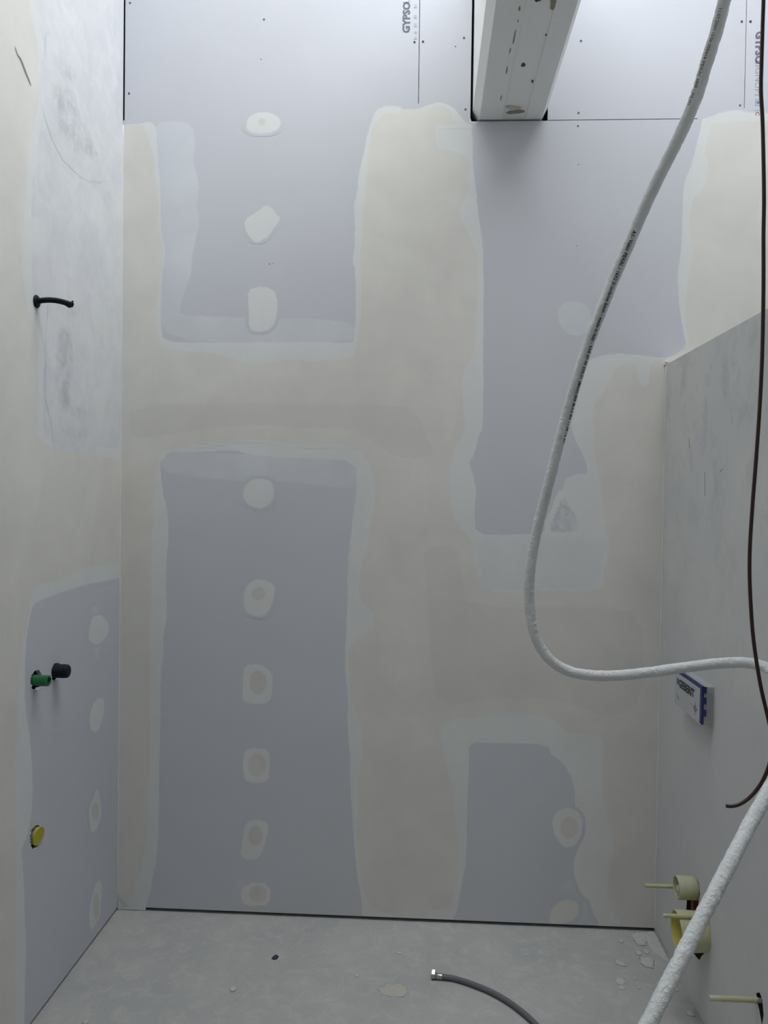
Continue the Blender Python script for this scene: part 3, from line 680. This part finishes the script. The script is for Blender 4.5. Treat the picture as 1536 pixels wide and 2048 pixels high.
for k, (pts, inner) in enumerate([([(183, 1232), (204, 1228), (219, 1250), (215, 1272), (195, 1293), (176, 1282), (178, 1260)], None),
                   ([(195, 1396), (209, 1394), (208, 1430), (196, 1466), (181, 1462), (177, 1436), (185, 1408)], None),
                   ([(194, 1572), (199, 1592), (204, 1620), (198, 1650), (185, 1669), (180, 1655), (176, 1620), (185, 1600)], (190, 1622, 8, 20)),
                   ([(194, 1758), (204, 1763), (203, 1800), (195, 1846), (180, 1865), (177, 1820), (185, 1788)], (192, 1812, 7, 28)),
                   ([(179, 380), (195, 376), (216, 420), (221, 456), (195, 452), (184, 430)], None),
                   ([(179, 594), (200, 592), (213, 630), (220, 672), (203, 676), (184, 652)], None),
                   ([(188, 768), (208, 773), (211, 830), (204, 847), (184, 842), (173, 815)], None)]):
    patch(pts, M_HW if k > 3 else M_H, 0.0009, wall_left, PLf, 'screw_filler_spot', 2, BL, 0.008)
    if inner: patch(ell(inner), M_DAB, 0.0013, wall_left, PLf, 'screw_filler_dab', 2, BL, 0.008)
patch([(184, 1286), (203, 1286), (200, 1305), (192, 1322), (187, 1308)], M_M, 0.0006, wall_left, PLf, bounds=BL)
patch([(182, 1212), (196, 1212), (200, 1232), (184, 1236)], M_M, 0.0006, wall_left, PLf, bounds=BL)
# grey scuffs high on the left wall
M_SC = mat_coat('grey_scuff_dust', (0.25, 0.27, 0.29), col_white, 0.03, 0.03, op=0.35, blotch=1.0, bscale=18)
for pts in ([(108, 112), (122, 118), (150, 140), (155, 165), (135, 165), (112, 140)], [(95, 150), (150, 180), (170, 250), (205, 310), (200, 325), (150, 310), (110, 250)], [(112, 640), (140, 650), (150, 690), (140, 800), (175, 820), (180, 835), (120, 830), (108, 780)], [(110, 600), (150, 612), (155, 640), (120, 632)], [(120, 850), (175, 862), (178, 885), (125, 882)]):
    patch(pts, M_SC, 0.0018, wall_left, PLf, 'scuff_mark', 2, BL, 0.010)
# curled edge of joint tape
tp = [onX(u, v, 0.002) for u, v in ((30, 92), (35, 108), (41, 116), (47, 132), (53, 148), (59, 162), (62, 172))]
tape = sweep('lifted_tape_edge', catmull(tp, 0.01), lambda t: 0.0006 + 0.0026 * math.sin(math.pi * t), 8, M_BEAD, wall_left)
# white acrylic bead in the left corner below the open joint, and chips along the foot
def bead(name, a, b, r, parent, seed):
    rr = random.Random(seed); n = 60; path = [Vector(a).lerp(Vector(b), i / n) + Vector((rr.uniform(-1, 1), rr.uniform(-1, 1), 0)) * r * 0.12 for i in range(n + 1)]
    return sweep(name, path, lambda t: r * (0.75 + 0.35 * mnoise.noise(Vector((t * 30, seed, 0)))), 6, M_BEAD, parent)
bead('corner_bead', (0.001, -0.001, 0.02), (0.001, -0.001, onY(247, 250).z), 0.0035, wall_left, 2)

# ---- right partition
ZP = 2.1064; TH = 0.125
wr = bmesh.new(); box(wr, W, W + TH, Y0 + 0.9, -0.0025, 0.0, ZP)
wall_right = struct(bm_obj('wall_right', wr, M_RIGHT))
wall_right.data.materials.append(M_DARK)
hole_w = rag([(1378, 1762), (1392, 1755), (1398, 1766), (1401, 1790), (1396, 1806), (1400, 1828), (1418, 1838), (1422, 1868), (1408, 1905), (1398, 1920), (1386, 1905), (1376, 1870), (1372, 1836), (1374, 1800)], 1.8, 2, 4)
hole_r = rag([(1512, 1986), (1520, 1985), (1525, 2000), (1527, 2030), (1524, 2052), (1520, 2030), (1516, 2008)], 1.0, 2, 6)
def cutterR(pts, d=0.06): return prism('cutter', [onX(u, v, W) for u, v in pts], (1, 0, 0), -0.02, d, M_DARK)
cut(wall_right, [cutterR(hole_w), cutterR(hole_r)])
bead('corner_bead', (W - 0.0015, -0.003, 0.0), (W - 0.0015, -0.003, ZP), 0.0035, wall_right, 5)
# white dab of filler at the top corner of the partition
for k, (u, v, r) in enumerate(((1333, 724, .006), (1330, 729, .004), (1337, 721, .0035))):
    p = onY(u, v, -0.004); lathe('filler_dab', [(-r, .001), (-r * .6, r * .8), (0, r), (r * .6, r * .7), (r, .001)], p, (0.4 * k, -1, .3), 8, M_BEAD, wall_right)
# scratches on the partition
for pts in ([(1409, 945), (1410, 965), (1410, 992)], [(1378, 875), (1379, 890), (1380, 897)], [(1445, 938), (1440, 944)]):
    sweep('scratch', [onX(u, v, W - .0002) for u, v in pts], 0.0009, 6, M_CHIP, wall_right)

# ---- ceiling beam, boxed and lacquered, running over the room
BZ = ZS + 0.006
bx0 = onY(945.5, 235).x; bx1 = NR - 0.002
bf0 = onY(958, 243).x; bf1 = onY(1083.5, 242).x
ch = 0.034
sec = [(bx0, BZ + 0.6), (bx0, BZ + ch), (bf0, BZ), (bf1, BZ), (bx1, BZ + ch + 0.004), (bx1, BZ + 0.6)]
beam = empty('ceiling_beam', ((bx0 + bx1) / 2, -2.0, BZ))
thing(beam, 'white painted chamfered beam running overhead from the back wall', 'beam')
prism('beam_body', [(x, 0, z) for x, z in sec], (0, 1, 0), Y0 + 0.002, 0.085, M_BEAM, beam)
g0 = onY(1003, 243).x - 0.035; 
# two raised side boards leave a recessed strip along the underside
g1, g2 = bf0 + (bf1 - bf0) * 0.36, bf0 + (bf1 - bf0) * 0.735
bb = bmesh.new(); box(bb, bf0 + .001, g1, Y0 + .003, -0.006, BZ - 0.003, BZ + 0.002, 0.0012); bm_obj('soffit_board', bb, M_BEAM, beam)
bb = bmesh.new(); box(bb, g2, bf1 - .001, Y0 + .003, -0.006, BZ - 0.003, BZ + 0.002, 0.0012); bm_obj('soffit_board', bb, M_BEAM, beam)
def blot(u, v, w, h, mat, name, seed, rot=0.0):
    r = random.Random(seed); pts = []
    for i in range(14):
        a = i * 2 * math.pi / 14; k = r.uniform(.75, 1.2); dx, dy = w * math.cos(a) * k, h * math.sin(a) * k
        pts.append((u + dx * math.cos(rot) - dy * math.sin(rot), v + dx * math.sin(rot) + dy * math.cos(rot)))
    z = BZ - 0.0034
    P = [onZ(a, b, z) for a, b in pts]
    return prism(name, P, (0, 0, 1), 0, 0.0035, mat, beam)
blot(1046.5, 131, 4.2, 3, M_KNOT, 'knot_hole', 1, -.3); blot(1075, 0, 6, 4, M_KNOT, 'knot_hole', 2)
blot(1065, 164, 2.0, 2.6, M_KNOT, 'knot_hole', 3); blot(1092, 71, 1.3, 1.5, M_KNOT, 'knot_hole', 4)
blot(1106, 6, 5.5, 13, M_CHIP, 'paint_chip', 5, .15); blot(1031, 225, 17, 3.2, M_CHIP, 'paint_chip', 6, -.1)
blot(1026, 216, 16, 4, M_PLASTB, 'paint_chip', 7, .1)
for q, (u, v, w, h) in enumerate(((1039, 17, 2, 5), (1029, 73, 1.6, 17), (1020, 102, 1.3, 7), (1013.5, 140, 1.5, 9), (1002, 196, 1.2, 6), (1036, 42, 1, 3))):
    blot(u, v, w, h, M_CHIP, 'paint_chip', 20 + q, .2)

# ================================================================== PIPES AND CABLES
# insulated multilayer pipe hanging in a loop
ppx = [(1462, -60, 1.58), (1449, 0, 1.61), (1431, 70, 1.64), (1412, 130, 1.66), (1394, 190, 1.69), (1360, 270, 1.72), (1320, 350, 1.76), (1289, 415, 1.79), (1257, 490, 1.82), (1229, 555, 1.85), (1203, 620, 1.87), (1176, 690, 1.90), (1153, 760, 1.92), (1133, 830, 1.94), (1114, 900, 1.955), (1099, 960, 1.965), (1086, 1010, 1.975), (1074, 1060, 1.985), (1064.5, 1110, 1.99), (1059, 1160, 1.995), (1059.5, 1210, 2.0), (1066, 1255, 2.0), (1080, 1293, 2.0), (1103, 1322, 2.0), (1137, 1342, 2.0), (1180, 1350.5, 1.995), (1225, 1351.5, 1.99), (1280, 1347, 1.99), (1340, 1339, 1.985), (1400, 1331, 1.98), (1440, 1326.5, 1.975), (1480, 1325, 1.965), (1510, 1328, 1.95), (1536, 1337, 1.92), (1566, 1362, 1.87), (1586, 1410, 1.80), (1590, 1465, 1.72), (1572, 1522, 1.63), (1536, 1583, 1.55), (1498, 1652, 1.49), (1455, 1736, 1.43), (1396, 1850, 1.37), (1336, 1969, 1.31), (1297, 2048, 1.275), (1258, 2128, 1.24)]
top = at(1462, -60, 1.58)
pth = [Vector((top.x + .10, top.y + .05, CEIL - 0.002)), Vector((top.x + .09, top.y + .04, CEIL - 0.3)), Vector((top.x + .075, top.y + .02, top.z + .55)), Vector((top.x + .03, top.y + .01, top.z + .2))]
pth += [at(*q) for q in ppx]
e_ = pth[-1]
pth += [Vector((e_.x - .06, e_.y - .06, e_.z - .25)), Vector((e_.x - .09, e_.y - .10, 0.20)), Vector((e_.x - .05, e_.y - .15, 0.05)), Vector((e_.x + .08, e_.y - .20, 0.0145)), Vector((e_.x + .25, e_.y - .25, 0.0145))]
PIPE_R = 0.0130
ppath = catmull(pth, 0.0022)
pipe_b = pth[-1]
pipe = sweep('insulated_pipe', ppath, PIPE_R, 26, M_PIPE, None, jitter=0.0017)
thing(pipe, 'thick white insulated pipe hanging in a loop from above', 'pipe')
# printed text along the pipe
def arc(path):
    s = [0.0]
    for i in range(1, len(path)): s.append(s[-1] + (path[i] - path[i - 1]).length)
    return s
parc = arc(ppath); pT, _ = frames(ppath)
def near_arc(u, v, dep):
    q = at(u, v, dep); i = min(range(len(ppath)), key=lambda k: (ppath[k] - q).length); return parc[i]
def pipe_text(body, s0, size, phi0, phi1, thick):
    me = text_mesh(body, size, thick, 1.05)
    L = max(v.co.x for v in me.vertices); sa = np.array(parc)
    for v in me.vertices:
        s = s0 + v.co.x; i = int(np.clip(np.searchsorted(sa, s) - 1, 0, len(ppath) - 2)); f = (s - sa[i]) / max(1e-9, sa[i + 1] - sa[i])
        c = ppath[i].lerp(ppath[i + 1], f); t = pT[i].lerp(pT[i + 1], f).normalized()
        cd = CAM - c; cd = (cd - t * cd.dot(t)).normalized(); sd = cd.cross(t)
        ph = phi0 + (phi1 - phi0) * v.co.x / L + (v.co.y - size * 0.35) / PIPE_R
        v.co = c + (cd * math.cos(ph) + sd * math.sin(ph)) * (PIPE_R + 0.0014)
    me.materials.clear(); me.materials.append(M_INK)
    return link(bpy.data.objects.new('printed_lettering', me), pipe)
pipe_text('A1- Valsir PEXAL / 16X2 SI isolante 6mm - made in Italy - VAR 07 W DN 01 (MAX) 006 M.0.0 EN 11.08 16 A1', near_arc(1262, 458, 1.80), 0.0105, 0.05, 1.02, 0.00022)
pipe_text('11.01.2009 15:06 000418 PEXAL 6008 1.008 M2', near_arc(1442, 14, 1.62), 0.0088, -0.25, -0.75, 0.0)

# dark brown cable
cpx = [(1528, -60), (1527, 0), (1525, 60), (1523, 130), (1522, 180), (1525, 240), (1527, 320), (1528, 400), (1527, 470), (1527, 560), (1526, 640), (1524, 720), (1519, 820), (1512, 920), (1505, 1010), (1500, 1090), (1499, 1140), (1501, 1200), (1506, 1270), (1514, 1330), (1524, 1385), (1537, 1440), (1545, 1480), (1541, 1520), (1530, 1552), (1516, 1576), (1497, 1597), (1478, 1609), (1462, 1612.5), (1452, 1611.5)]
c_top = at(1528, -60, 1.05)
cp = [Vector((c_top.x + .02, c_top.y, CEIL - .002)), Vector((c_top.x + .03, c_top.y, CEIL - .5)), Vector((c_top.x - .01, c_top.y, c_top.z + .45)), Vector((c_top.x, c_top.y, c_top.z + .12))] + [at(u, v, 1.05 + 0.03 * i / 30) for i, (u, v) in enumerate(cpx)]
cable = sweep('brown_cable', catmull(cp, 0.006), 0.0025, 12, M_CABLE)
thing(cable, 'thin dark brown cable dangling at the right edge with a hooked end', 'cable')
ce = cp[-1]

# flexible hose on the floor with a metal nut
hz = 0.0105
hpx = [(882, 1953), (905, 1956), (930, 1963), (955, 1972), (985, 1985), (1015, 2002), (1045, 2024), (1066, 2043), (1085, 2064), (1120, 2110), (1150, 2170)]
hp = [onZ(u, v, hz) for u, v in hpx]
hose = empty('flexible_hose', onZ(882, 1953, 0.0)); thing(hose, 'grey braided flexible water hose lying on the concrete floor', 'hose')
sweep('hose_tube', catmull(hp, 0.006), 0.0085, 14, M_HOSE, hose)
hd = (hp[0] - hp[1]).normalized()
lathe('ferrule', [(-0.004, .0098), (.006, .0100), (.014, .0098), (.016, .0085), (.020, .0085)], hp[0], hd, 20, M_CHROME, hose)
lathe('hex_nut', [(.018, .0135), (.0195, .0155), (.030, .0155), (.0315, .0135), (.0315, .0095), (.022, .009)], hp[0] + Vector((0, 0, .0045)), hd, 6, M_CHROME, hose, smooth=False)

# ---- left wall stubs
p = onX(72, 603)
cond = empty('conduit_stub', p); thing(cond, 'bent black ribbed conduit stub sticking out of the left wall', 'conduit')
lathe('flange', [(0, .019), (.003, .0195), (.006, .017), (.008, .012)], p, (1, 0, 0), 24, M_COND, cond)
cpx2 = [(72, 603), (84, 601), (98, 600), (112, 601), (126, 604), (137, 607.5), (145, 610)]
base_d = (p - CAM).dot(FWD)
cpath = []
for u, v in cpx2: cpath.append(onY(u, v, p.y))
cc = catmull(cpath, 0.0011)
nc = len(cc)
sweep('ribbed_tube', cc, lambda t: 0.0078 + 0.0009 * math.sin(t * 2 * math.pi * 26), 18, M_COND, cond, hollow=0.72)
e0 = cpath[-1]
fl = [onY(u, v, p.y) for u, v in ((127, 606), (143, 607), (146, 601.5), (143, 613), (142.5, 611.5), (138, 616), (128, 609.5))]
prism('torn_end', fl, (0, 1, 0), -0.006, 0.005, M_COND, cond)

p = onX(68, 1361); p2 = onX(63, 1361)
g = empty('green_pipe_stub', Vector((0, p.y, p.z))); thing(g, 'open green plastic pipe stub poking out of the left wall', 'pipe stub')
rg = 0.0163
tip = onY(98, 1361, p.y).x
lathe('pipe_wall', [(-0.06, rg), (tip - .001, rg), (tip, rg - .001), (tip, rg - .0045), (tip - .002, rg - .005), (-0.03, rg - .005)], (0, p.y, p.z + .001), (1, 0, -0.02), 28, M_GREEN, g)
p = onX(109, 1342)
k_ = empty('black_capped_stub', Vector((0, p.y, p.z))); thing(k_, 'black capped pipe stub next to the green one on the left wall', 'pipe stub')
rb = 0.0215; tip = onY(138, 1342, p.y).x
lathe('cap', [(-0.06, rb), (tip - .009, rb), (tip - .004, rb - .001), (tip - .001, rb - .004), (tip, rb - .007), (tip - .001, 0.004)], (0, p.y, p.z), (1, 0, 0.01), 28, M_BLACK, k_)
lathe('rib', [(tip - .02, rb), (tip - .019, rb + .0006), (tip - .017, rb + .0006), (tip - .016, rb)], (0, p.y, p.z), (1, 0, 0.01), 28, M_BLACK, k_)
# torn board crumbs round the holes
def crumbs(hole, n, seed):
    rr = random.Random(seed)
    for k in range(n):
        u, v = hole[rr.randrange(len(hole))]; q = onX(u + rr.uniform(-1.5, .5), v + rr.uniform(-1.5, 1.5)); r = rr.uniform(.0012, .0026)
        lathe('board_crumb', [(-r, .0003), (-r * .5, r), (r * .4, r * .8), (r, .0003)], q + Vector((.0005, 0, 0)), (rr.uniform(-.4, .4), rr.uniform(-.5, .5), 1), 6, M_BEAD, wall_left, smooth=False)
crumbs(hole_g, 12, 1); crumbs(hole_b, 10, 2); crumbs(hole_y, 8, 3)
# yellow round cap sitting in its jagged hole
p = onX(73.5, 1673.5)
yc = empty('yellow_cap', Vector((0.0, p.y, p.z))); thing(yc, 'round yellow plastic cap in a jagged hole low on the left wall', 'cap')
ax = Vector((1, -0.12, -0.10)).normalized(); o_ = Vector((0.004, p.y + .004, p.z))
lathe('cap_disc', [(-0.004, .0275), (0.000, .0275), (.0012, .0268), (.0012, .0255), (.0004, .025)], o_, ax, 32, M_YEL, yc)
lathe('socket_body', [(-0.055, .0262), (-0.0042, .0262)], o_, ax, 32, M_PLASTB, yc)

# ---- right wall: cistern service box
PRJ = 0.036
a_ = onX(1404, 1362, W - PRJ); b_ = onX(1404, 1447, W - PRJ); c_ = onX(1352, 1346, W - PRJ); d_ = onX(1351, 1409, W - PRJ)
yN = (a_.y + b_.y) / 2; yF = (c_.y + d_.y) / 2
zT = (a_.z + c_.z) / 2; zB = (b_.z + d_.z) / 2
sb = empty('cistern_service_box', Vector((W, (yN + yF) / 2, zB)))
thing(sb, 'grey and blue cistern service box with printed cover on the right wall', 'service box')
bm = bmesh.new(); box(bm, W - PRJ + .004, W + .012, yN + .002, yF - .002, zB + .004, zT - .002, .003); bm_obj('box_body', bm, M_BOXG, sb)
for zc in (.25, .5, .75):
    zz = zB + (zT - zB) * zc
for k in range(3):
    xx = W - PRJ + .013 + k * .007
    boxo('side_rib', (xx, xx + .002, yN - .0005, yN + .004, zB + .01, zT - .02), M_BOXG, sb)
# blue frame
fr = bmesh.new(); ft = .014
x0_, x1_ = W - PRJ - .001, W - PRJ + .006
box(fr, x0_, x1_, yN, yN + ft, zB, zT); box(fr, x0_, x1_, yF - ft * .6, yF, zB, zT)
box(fr, x0_, x1_, yN + ft, yF - ft * .6, zT - ft * .8, zT); box(fr, x0_, x1_, yN + ft, yF - ft * .6, zB, zB + ft * .4)
bfm = bm_obj('blue_frame', fr, M_BLUE, sb)
for zc in (.30, .62, .90):
    zz = zB + (zT - zB) * zc
    boxo('clip', (x1_ - .001, x1_ + .007, yN - .0015, yN + .004, zz - .010, zz + .010), M_BLUE, sb)
lab = boxo('cover_label', (W - PRJ - .003, W - PRJ, yN + ft * .9, yF - ft * .55, zB - .001, zT - ft * .75), M_PLATE, sb)
xl = W - PRJ - .003
yl = yF - ft * .55; wl_ = yl - (yN + ft * .9); hl_ = zT - ft * .75 - zB
boxo('logo_square', (xl - .0005, xl + .0005, yl - .030, yl - .014, zT - .046, zT - .026), M_LOGO, lab)
text_plane('printed_lettering', 'GEBERIT', (xl, yl - .034, zT - .050), (0, -1, 0), (0, 0, 1), 0.0350, M_NAVY, lab, .0014, 1.0, (wl_ - .046) / .162, .0006)
# small pictograms on the cover
def mark(y, z, w, h): boxo('pictogram', (xl - .0005, xl + .0005, y - w / 2, y + w / 2, z - h / 2, z + h / 2), M_PRINT, lab)
mark(yl - .022, zT - .080, .009, .0012); mark(yl - .022, zT - .086, .012, .002); mark(yl - .022, zT - .092, .009, .0012)
qx, qz = yN + ft + .036, zB + .036
lathe('pictogram', [(-.0003, .0125), (.0005, .0125), (.0005, .0105), (.0002, .0105)], (xl, qx, qz), (-1, 0, 0), 16, M_PRINTL, lab)
for a in range(4):
    mark(qx + .017 * math.cos(a * math.pi / 2), qz + .017 * math.sin(a * math.pi / 2), .004, .004)
mark(qx + .034, qz + .004, .018, .0015); mark(yl - .028, zB + .030, .016, .0012); mark(yl - .034, zB + .026, .0015, .010)
# plaster crust under the cover and along the box foot
for k, (yy, zz, r) in enumerate(((yN + .01, zB - .002, .004), (yN + .03, zB - .003, .003), (yN + .05, zB - .002, .0035), (yN + .08, zB - .002, .003))):
    lathe('plaster_crust', [(-.006, .001), (-.003, r), (.003, r * .9), (.006, .001)], (W - PRJ + .001, yy, zz), (.2, 1, .1 * k), 8, M_PLAST, sb)

# ---- toilet connections
p = onX(1386, 1776, W); rimf = onX(1361, 1775, W - 0.05)
fy, fz = (p.y + rimf.y) / 2, (p.z + rimf.z) / 2
fl_ = empty('flush_pipe_socket', Vector((W, fy, fz))); thing(fl_, 'short cream flush pipe socket with a plug, above the larger waste socket', 'pipe socket')
R1 = .0365; Lp = .058
lathe('socket_sleeve', [(-.05, R1 - .001), (.0, R1 - .001), (Lp - .010, R1), (Lp - .004, R1), (Lp, R1 - .001), (Lp, R1 - .004), (Lp - .02, R1 - .005), (.005, R1 - .006)], (W, fy, fz), (-1, 0, 0), 32, M_CREAM, fl_)
lathe('plug', [(.005, .029), (.030, .028), (.033, .016), (.046, .013), (.054, .011), (.057, .006)], (W, fy, fz - .004), (-1, 0, 0), 20, M_CREAM, fl_)
wf = onX(1353, 1861, W - 0.085); wfy = wf.y; wfz = wf.z
ws = empty('waste_socket', Vector((W, wfy, wfz))); thing(ws, 'wide yellow waste pipe socket behind the white pipe, low on the right wall', 'pipe socket')
R2 = .061; L2 = .085
lathe('socket_sleeve', [(-.05, R2 - .004), (.0, R2 - .004), (L2 - .03, R2 - .001), (L2 - .002, R2), (L2, R2 - .001), (L2, R2 - .003), (L2 - .002, R2 - .004)], (W, wfy, wfz), (-1, 0, -0.02), 36, M_CREAM, ws, closed=False)
lathe('inner_lining', [(L2 - .001, R2 - .0032), (L2 - .01, R2 - .0055), (-.045, R2 - .009), (-.05, R2 - .012), (-.05, .001)], (W, wfy, wfz), (-1, 0, -0.02), 36, M_YELC, ws, closed=False)
# mounting rods
def rod(tu, tv, y, label, grp, r=.0062):
    t = onY(tu, tv, y)
    o = empty('mounting_rod', Vector((W, y, t.z))); thing(o, label, 'rod', grp)
    Lr = W - t.x
    lathe('rod_sleeve', [(-.03, r), (Lr - .003, r), (Lr - .001, r * .97), (Lr, r * .8), (Lr, r * .62), (Lr - .004, r * .55)], (W, y, t.z), (-1, 0, 0), 18, M_CREAM, o)
    return o
rod(1290, 1771, onX(1378, 1770, W).y, 'cream mounting rod behind the flush pipe socket', 'mounting rods on the right wall')
rod(1326, 1831, onX(1416, 1831, W).y, 'cream mounting rod crossing in front of the yellow waste socket', 'mounting rods on the right wall')
r3 = rod(1418, 1996, onX(1514, 1996, W).y, 'cream mounting rod alone near the bottom right corner', 'mounting rods on the right wall', .0072)
lathe('washer', [(0, .009), (.006, .009), (.007, .0075)], (W, r3.location.y, r3.location.z), (-1, 0, 0), 16, M_CREAM, r3)
# brick rubble showing in the broken-out wall
for k, (u, v, w, h) in enumerate(((1390, 1812, 8, 14), (1383, 1822, 5, 8), (1396, 1826, 5, 6), (1394, 1902, 6, 9))):
    q = onX(u, v, W + .022); sc_ = (q - CAM).dot(FWD) / F_PX
    boxo('rubble', (W + .012, W + .04, q.y - w * sc_, q.y + w * sc_, q.z - h * sc_, q.z + h * sc_), M_BRICK if k != 1 else M_PLASTB, wall_right, .003)

# ================================================================== FLOOR DEBRIS
def flake(u, v, wpx, hpx, label, mat=M_PLAST, th=0.004, seed=0, rot=0.0, cat='plaster flake', name='plaster_flake', pts=12, dome=0.6, group='dried plaster bits on the floor'):
    r = random.Random(seed); c = onZ(u, v, 0.0); s = (c - CAM).length / F_PX
    hx = wpx / 2 * s; hy = hpx / 2 * s * (c - CAM).length / (CAM.z)
    verts = []; faces = []
    rings = [(1.0, 0.0), (0.92, .55), (0.6, .95 + .05 * dome), (0.0, 1.0)]
    ks = [r.uniform(.72, 1.15) for _ in range(pts)]
    for q, (rr, zz) in enumerate(rings[:-1]):
        for i in range(pts):
            a = 2 * math.pi * i / pts; x = hx * rr * ks[i] * math.cos(a); y = hy * rr * ks[i] * math.sin(a)
            verts.append((x * math.cos(rot) - y * math.sin(rot), x * math.sin(rot) + y * math.cos(rot), th * zz * (1 + r.uniform(-.25, .25) * (q > 0))))
    verts.append((0, 0, th))
    for q in range(2):
        for i in range(pts):
            j = (i + 1) % pts; faces.append([q * pts + i, q * pts + j, (q + 1) * pts + j, (q + 1) * pts + i])
    for i in range(pts): faces.append([2 * pts + i, 2 * pts + (i + 1) % pts, 3 * pts])
    faces.append(list(range(pts))[::-1])
    o = mesh_obj(name, verts, faces, mat, None, True); o.location = (c.x, c.y, 0.0002)
    thing(o, label, cat, group); return o
flake(466, 1980, 14, 8, 'white angular plaster chip on the open floor left of centre', th=.006, seed=1, pts=6)
o = flake(550, 1916, 12, 6, 'tiny dark blue plastic bit on the floor below the back wall', M_PLUG, .007, 2, .5, 'debris', 'plastic_bit', 8)
del o['group']
flake(788, 1980, 52, 22, 'flat beige filler splat on the floor left of the hose nut', M_PLASTB, .0016, 3, .05, pts=20)
flake(1242, 1882, 9, 7, 'small oval plaster drip left of the crusty corner residue', th=.004, seed=4)
flake(1281, 1884, 24, 11, 'long oval plaster drip touching the crusty corner residue', th=.006, seed=5)
flake(1277, 1906.5, 11, 8, 'round plaster drip, left of a pair in front of the corner', th=.005, seed=6)
flake(1293, 1904, 12, 9, 'round plaster drip, right of a pair in front of the corner', th=.005, seed=7)
flake(1295, 1926, 27, 17, 'broad crusted plaster flake in front of the round drips', th=.007, seed=8, pts=16)
flake(1241, 1927, 24, 7, 'slanted plaster sliver on the floor left of the crusted flake', th=.004, seed=9, rot=-.9)
flake(1270, 1957, 6, 5, 'tiny white plaster crumb beside the slanting pipe', th=.004, seed=10, pts=6)
flake(1241, 1963, 19, 11, 'pale flat plaster blob left of the slanting pipe', th=.002, seed=11)
flake(1243, 1975, 14, 7, 'small flat plaster blob just in front of the pale blob', th=.002, seed=12)
flake(1278, 1976, 7, 5, 'small plaster crumb close to the slanting pipe', th=.004, seed=13, pts=7)
flake(1350, 1978, 12, 8, 'plaster chip by the foot of the right wall behind the pipe', th=.005, seed=14, pts=7)
flake(1381, 2028, 13, 9, 'plaster chip by the foot of the right wall at the bottom edge', th=.005, seed=15, pts=7)
flake(171, 2046, 12, 6, 'white plaster chip at the bottom left by the left wall', th=.006, seed=16, pts=6)
flake(798, 1906, 12, 5, 'white plaster fleck on the floor midway along the back wall', th=.002, seed=17)
flake(714, 1952, 8, 5, 'little white fleck on the floor between the chip and the splat', th=.003, seed=18)
flake(289, 1892, 5, 4, 'white speck on the floor near the left corner', th=.003, seed=19, pts=6)
# crust of plaster residue in the right-hand corner
vs_, fs_ = [], []
c0 = onZ(1262, 1868); c1 = onZ(1308, 1866); c2 = onZ(1338, 1926); c3 = onZ(1285, 1893)
nn = 26; r = random.Random(3)
for i in range(nn + 1):
    for j in range(nn + 1):
        a, b = i / nn, j / nn
        q = c0.lerp(c1, a).lerp(c3.lerp(c2, a), b)
        q.x = min(q.x, W - .002); q.y = min(q.y, .008)
        fall = min(1, 4 * a, 3.0 * (1 - b)) * (1 if b < .35 else max(0.0, 1 - 1.6 * (1 - a)))
        h = max(0.0, fall) * (0.004 + 0.007 * max(0, mnoise.noise(q * 60)) + .006 * max(0, mnoise.noise(q * 170)))
        vs_.append((q.x, q.y, h - .0006 if h < .0006 else h))
for i in range(nn):
    for j in range(nn):
        k = i * (nn + 1) + j; fs_.append([k, k + nn + 1, k + nn + 2, k + 1])
res = mesh_obj('plaster_residue', vs_, fs_, M_PLAST, None, True); thing(res, 'crusty plaster residue heaped in the right floor corner', 'plaster residue')
# filler smear along the foot of the walls
o = coat('filler_smear', Plane('Y', 0.0), [(0.0, -.02), (.11, -.02), (.10, .022), (.0, .03)], [], M_BEAD, wall_back, -0.002, 0.0015, 0.006, (0.001, .12, 0.002, .04), 1)
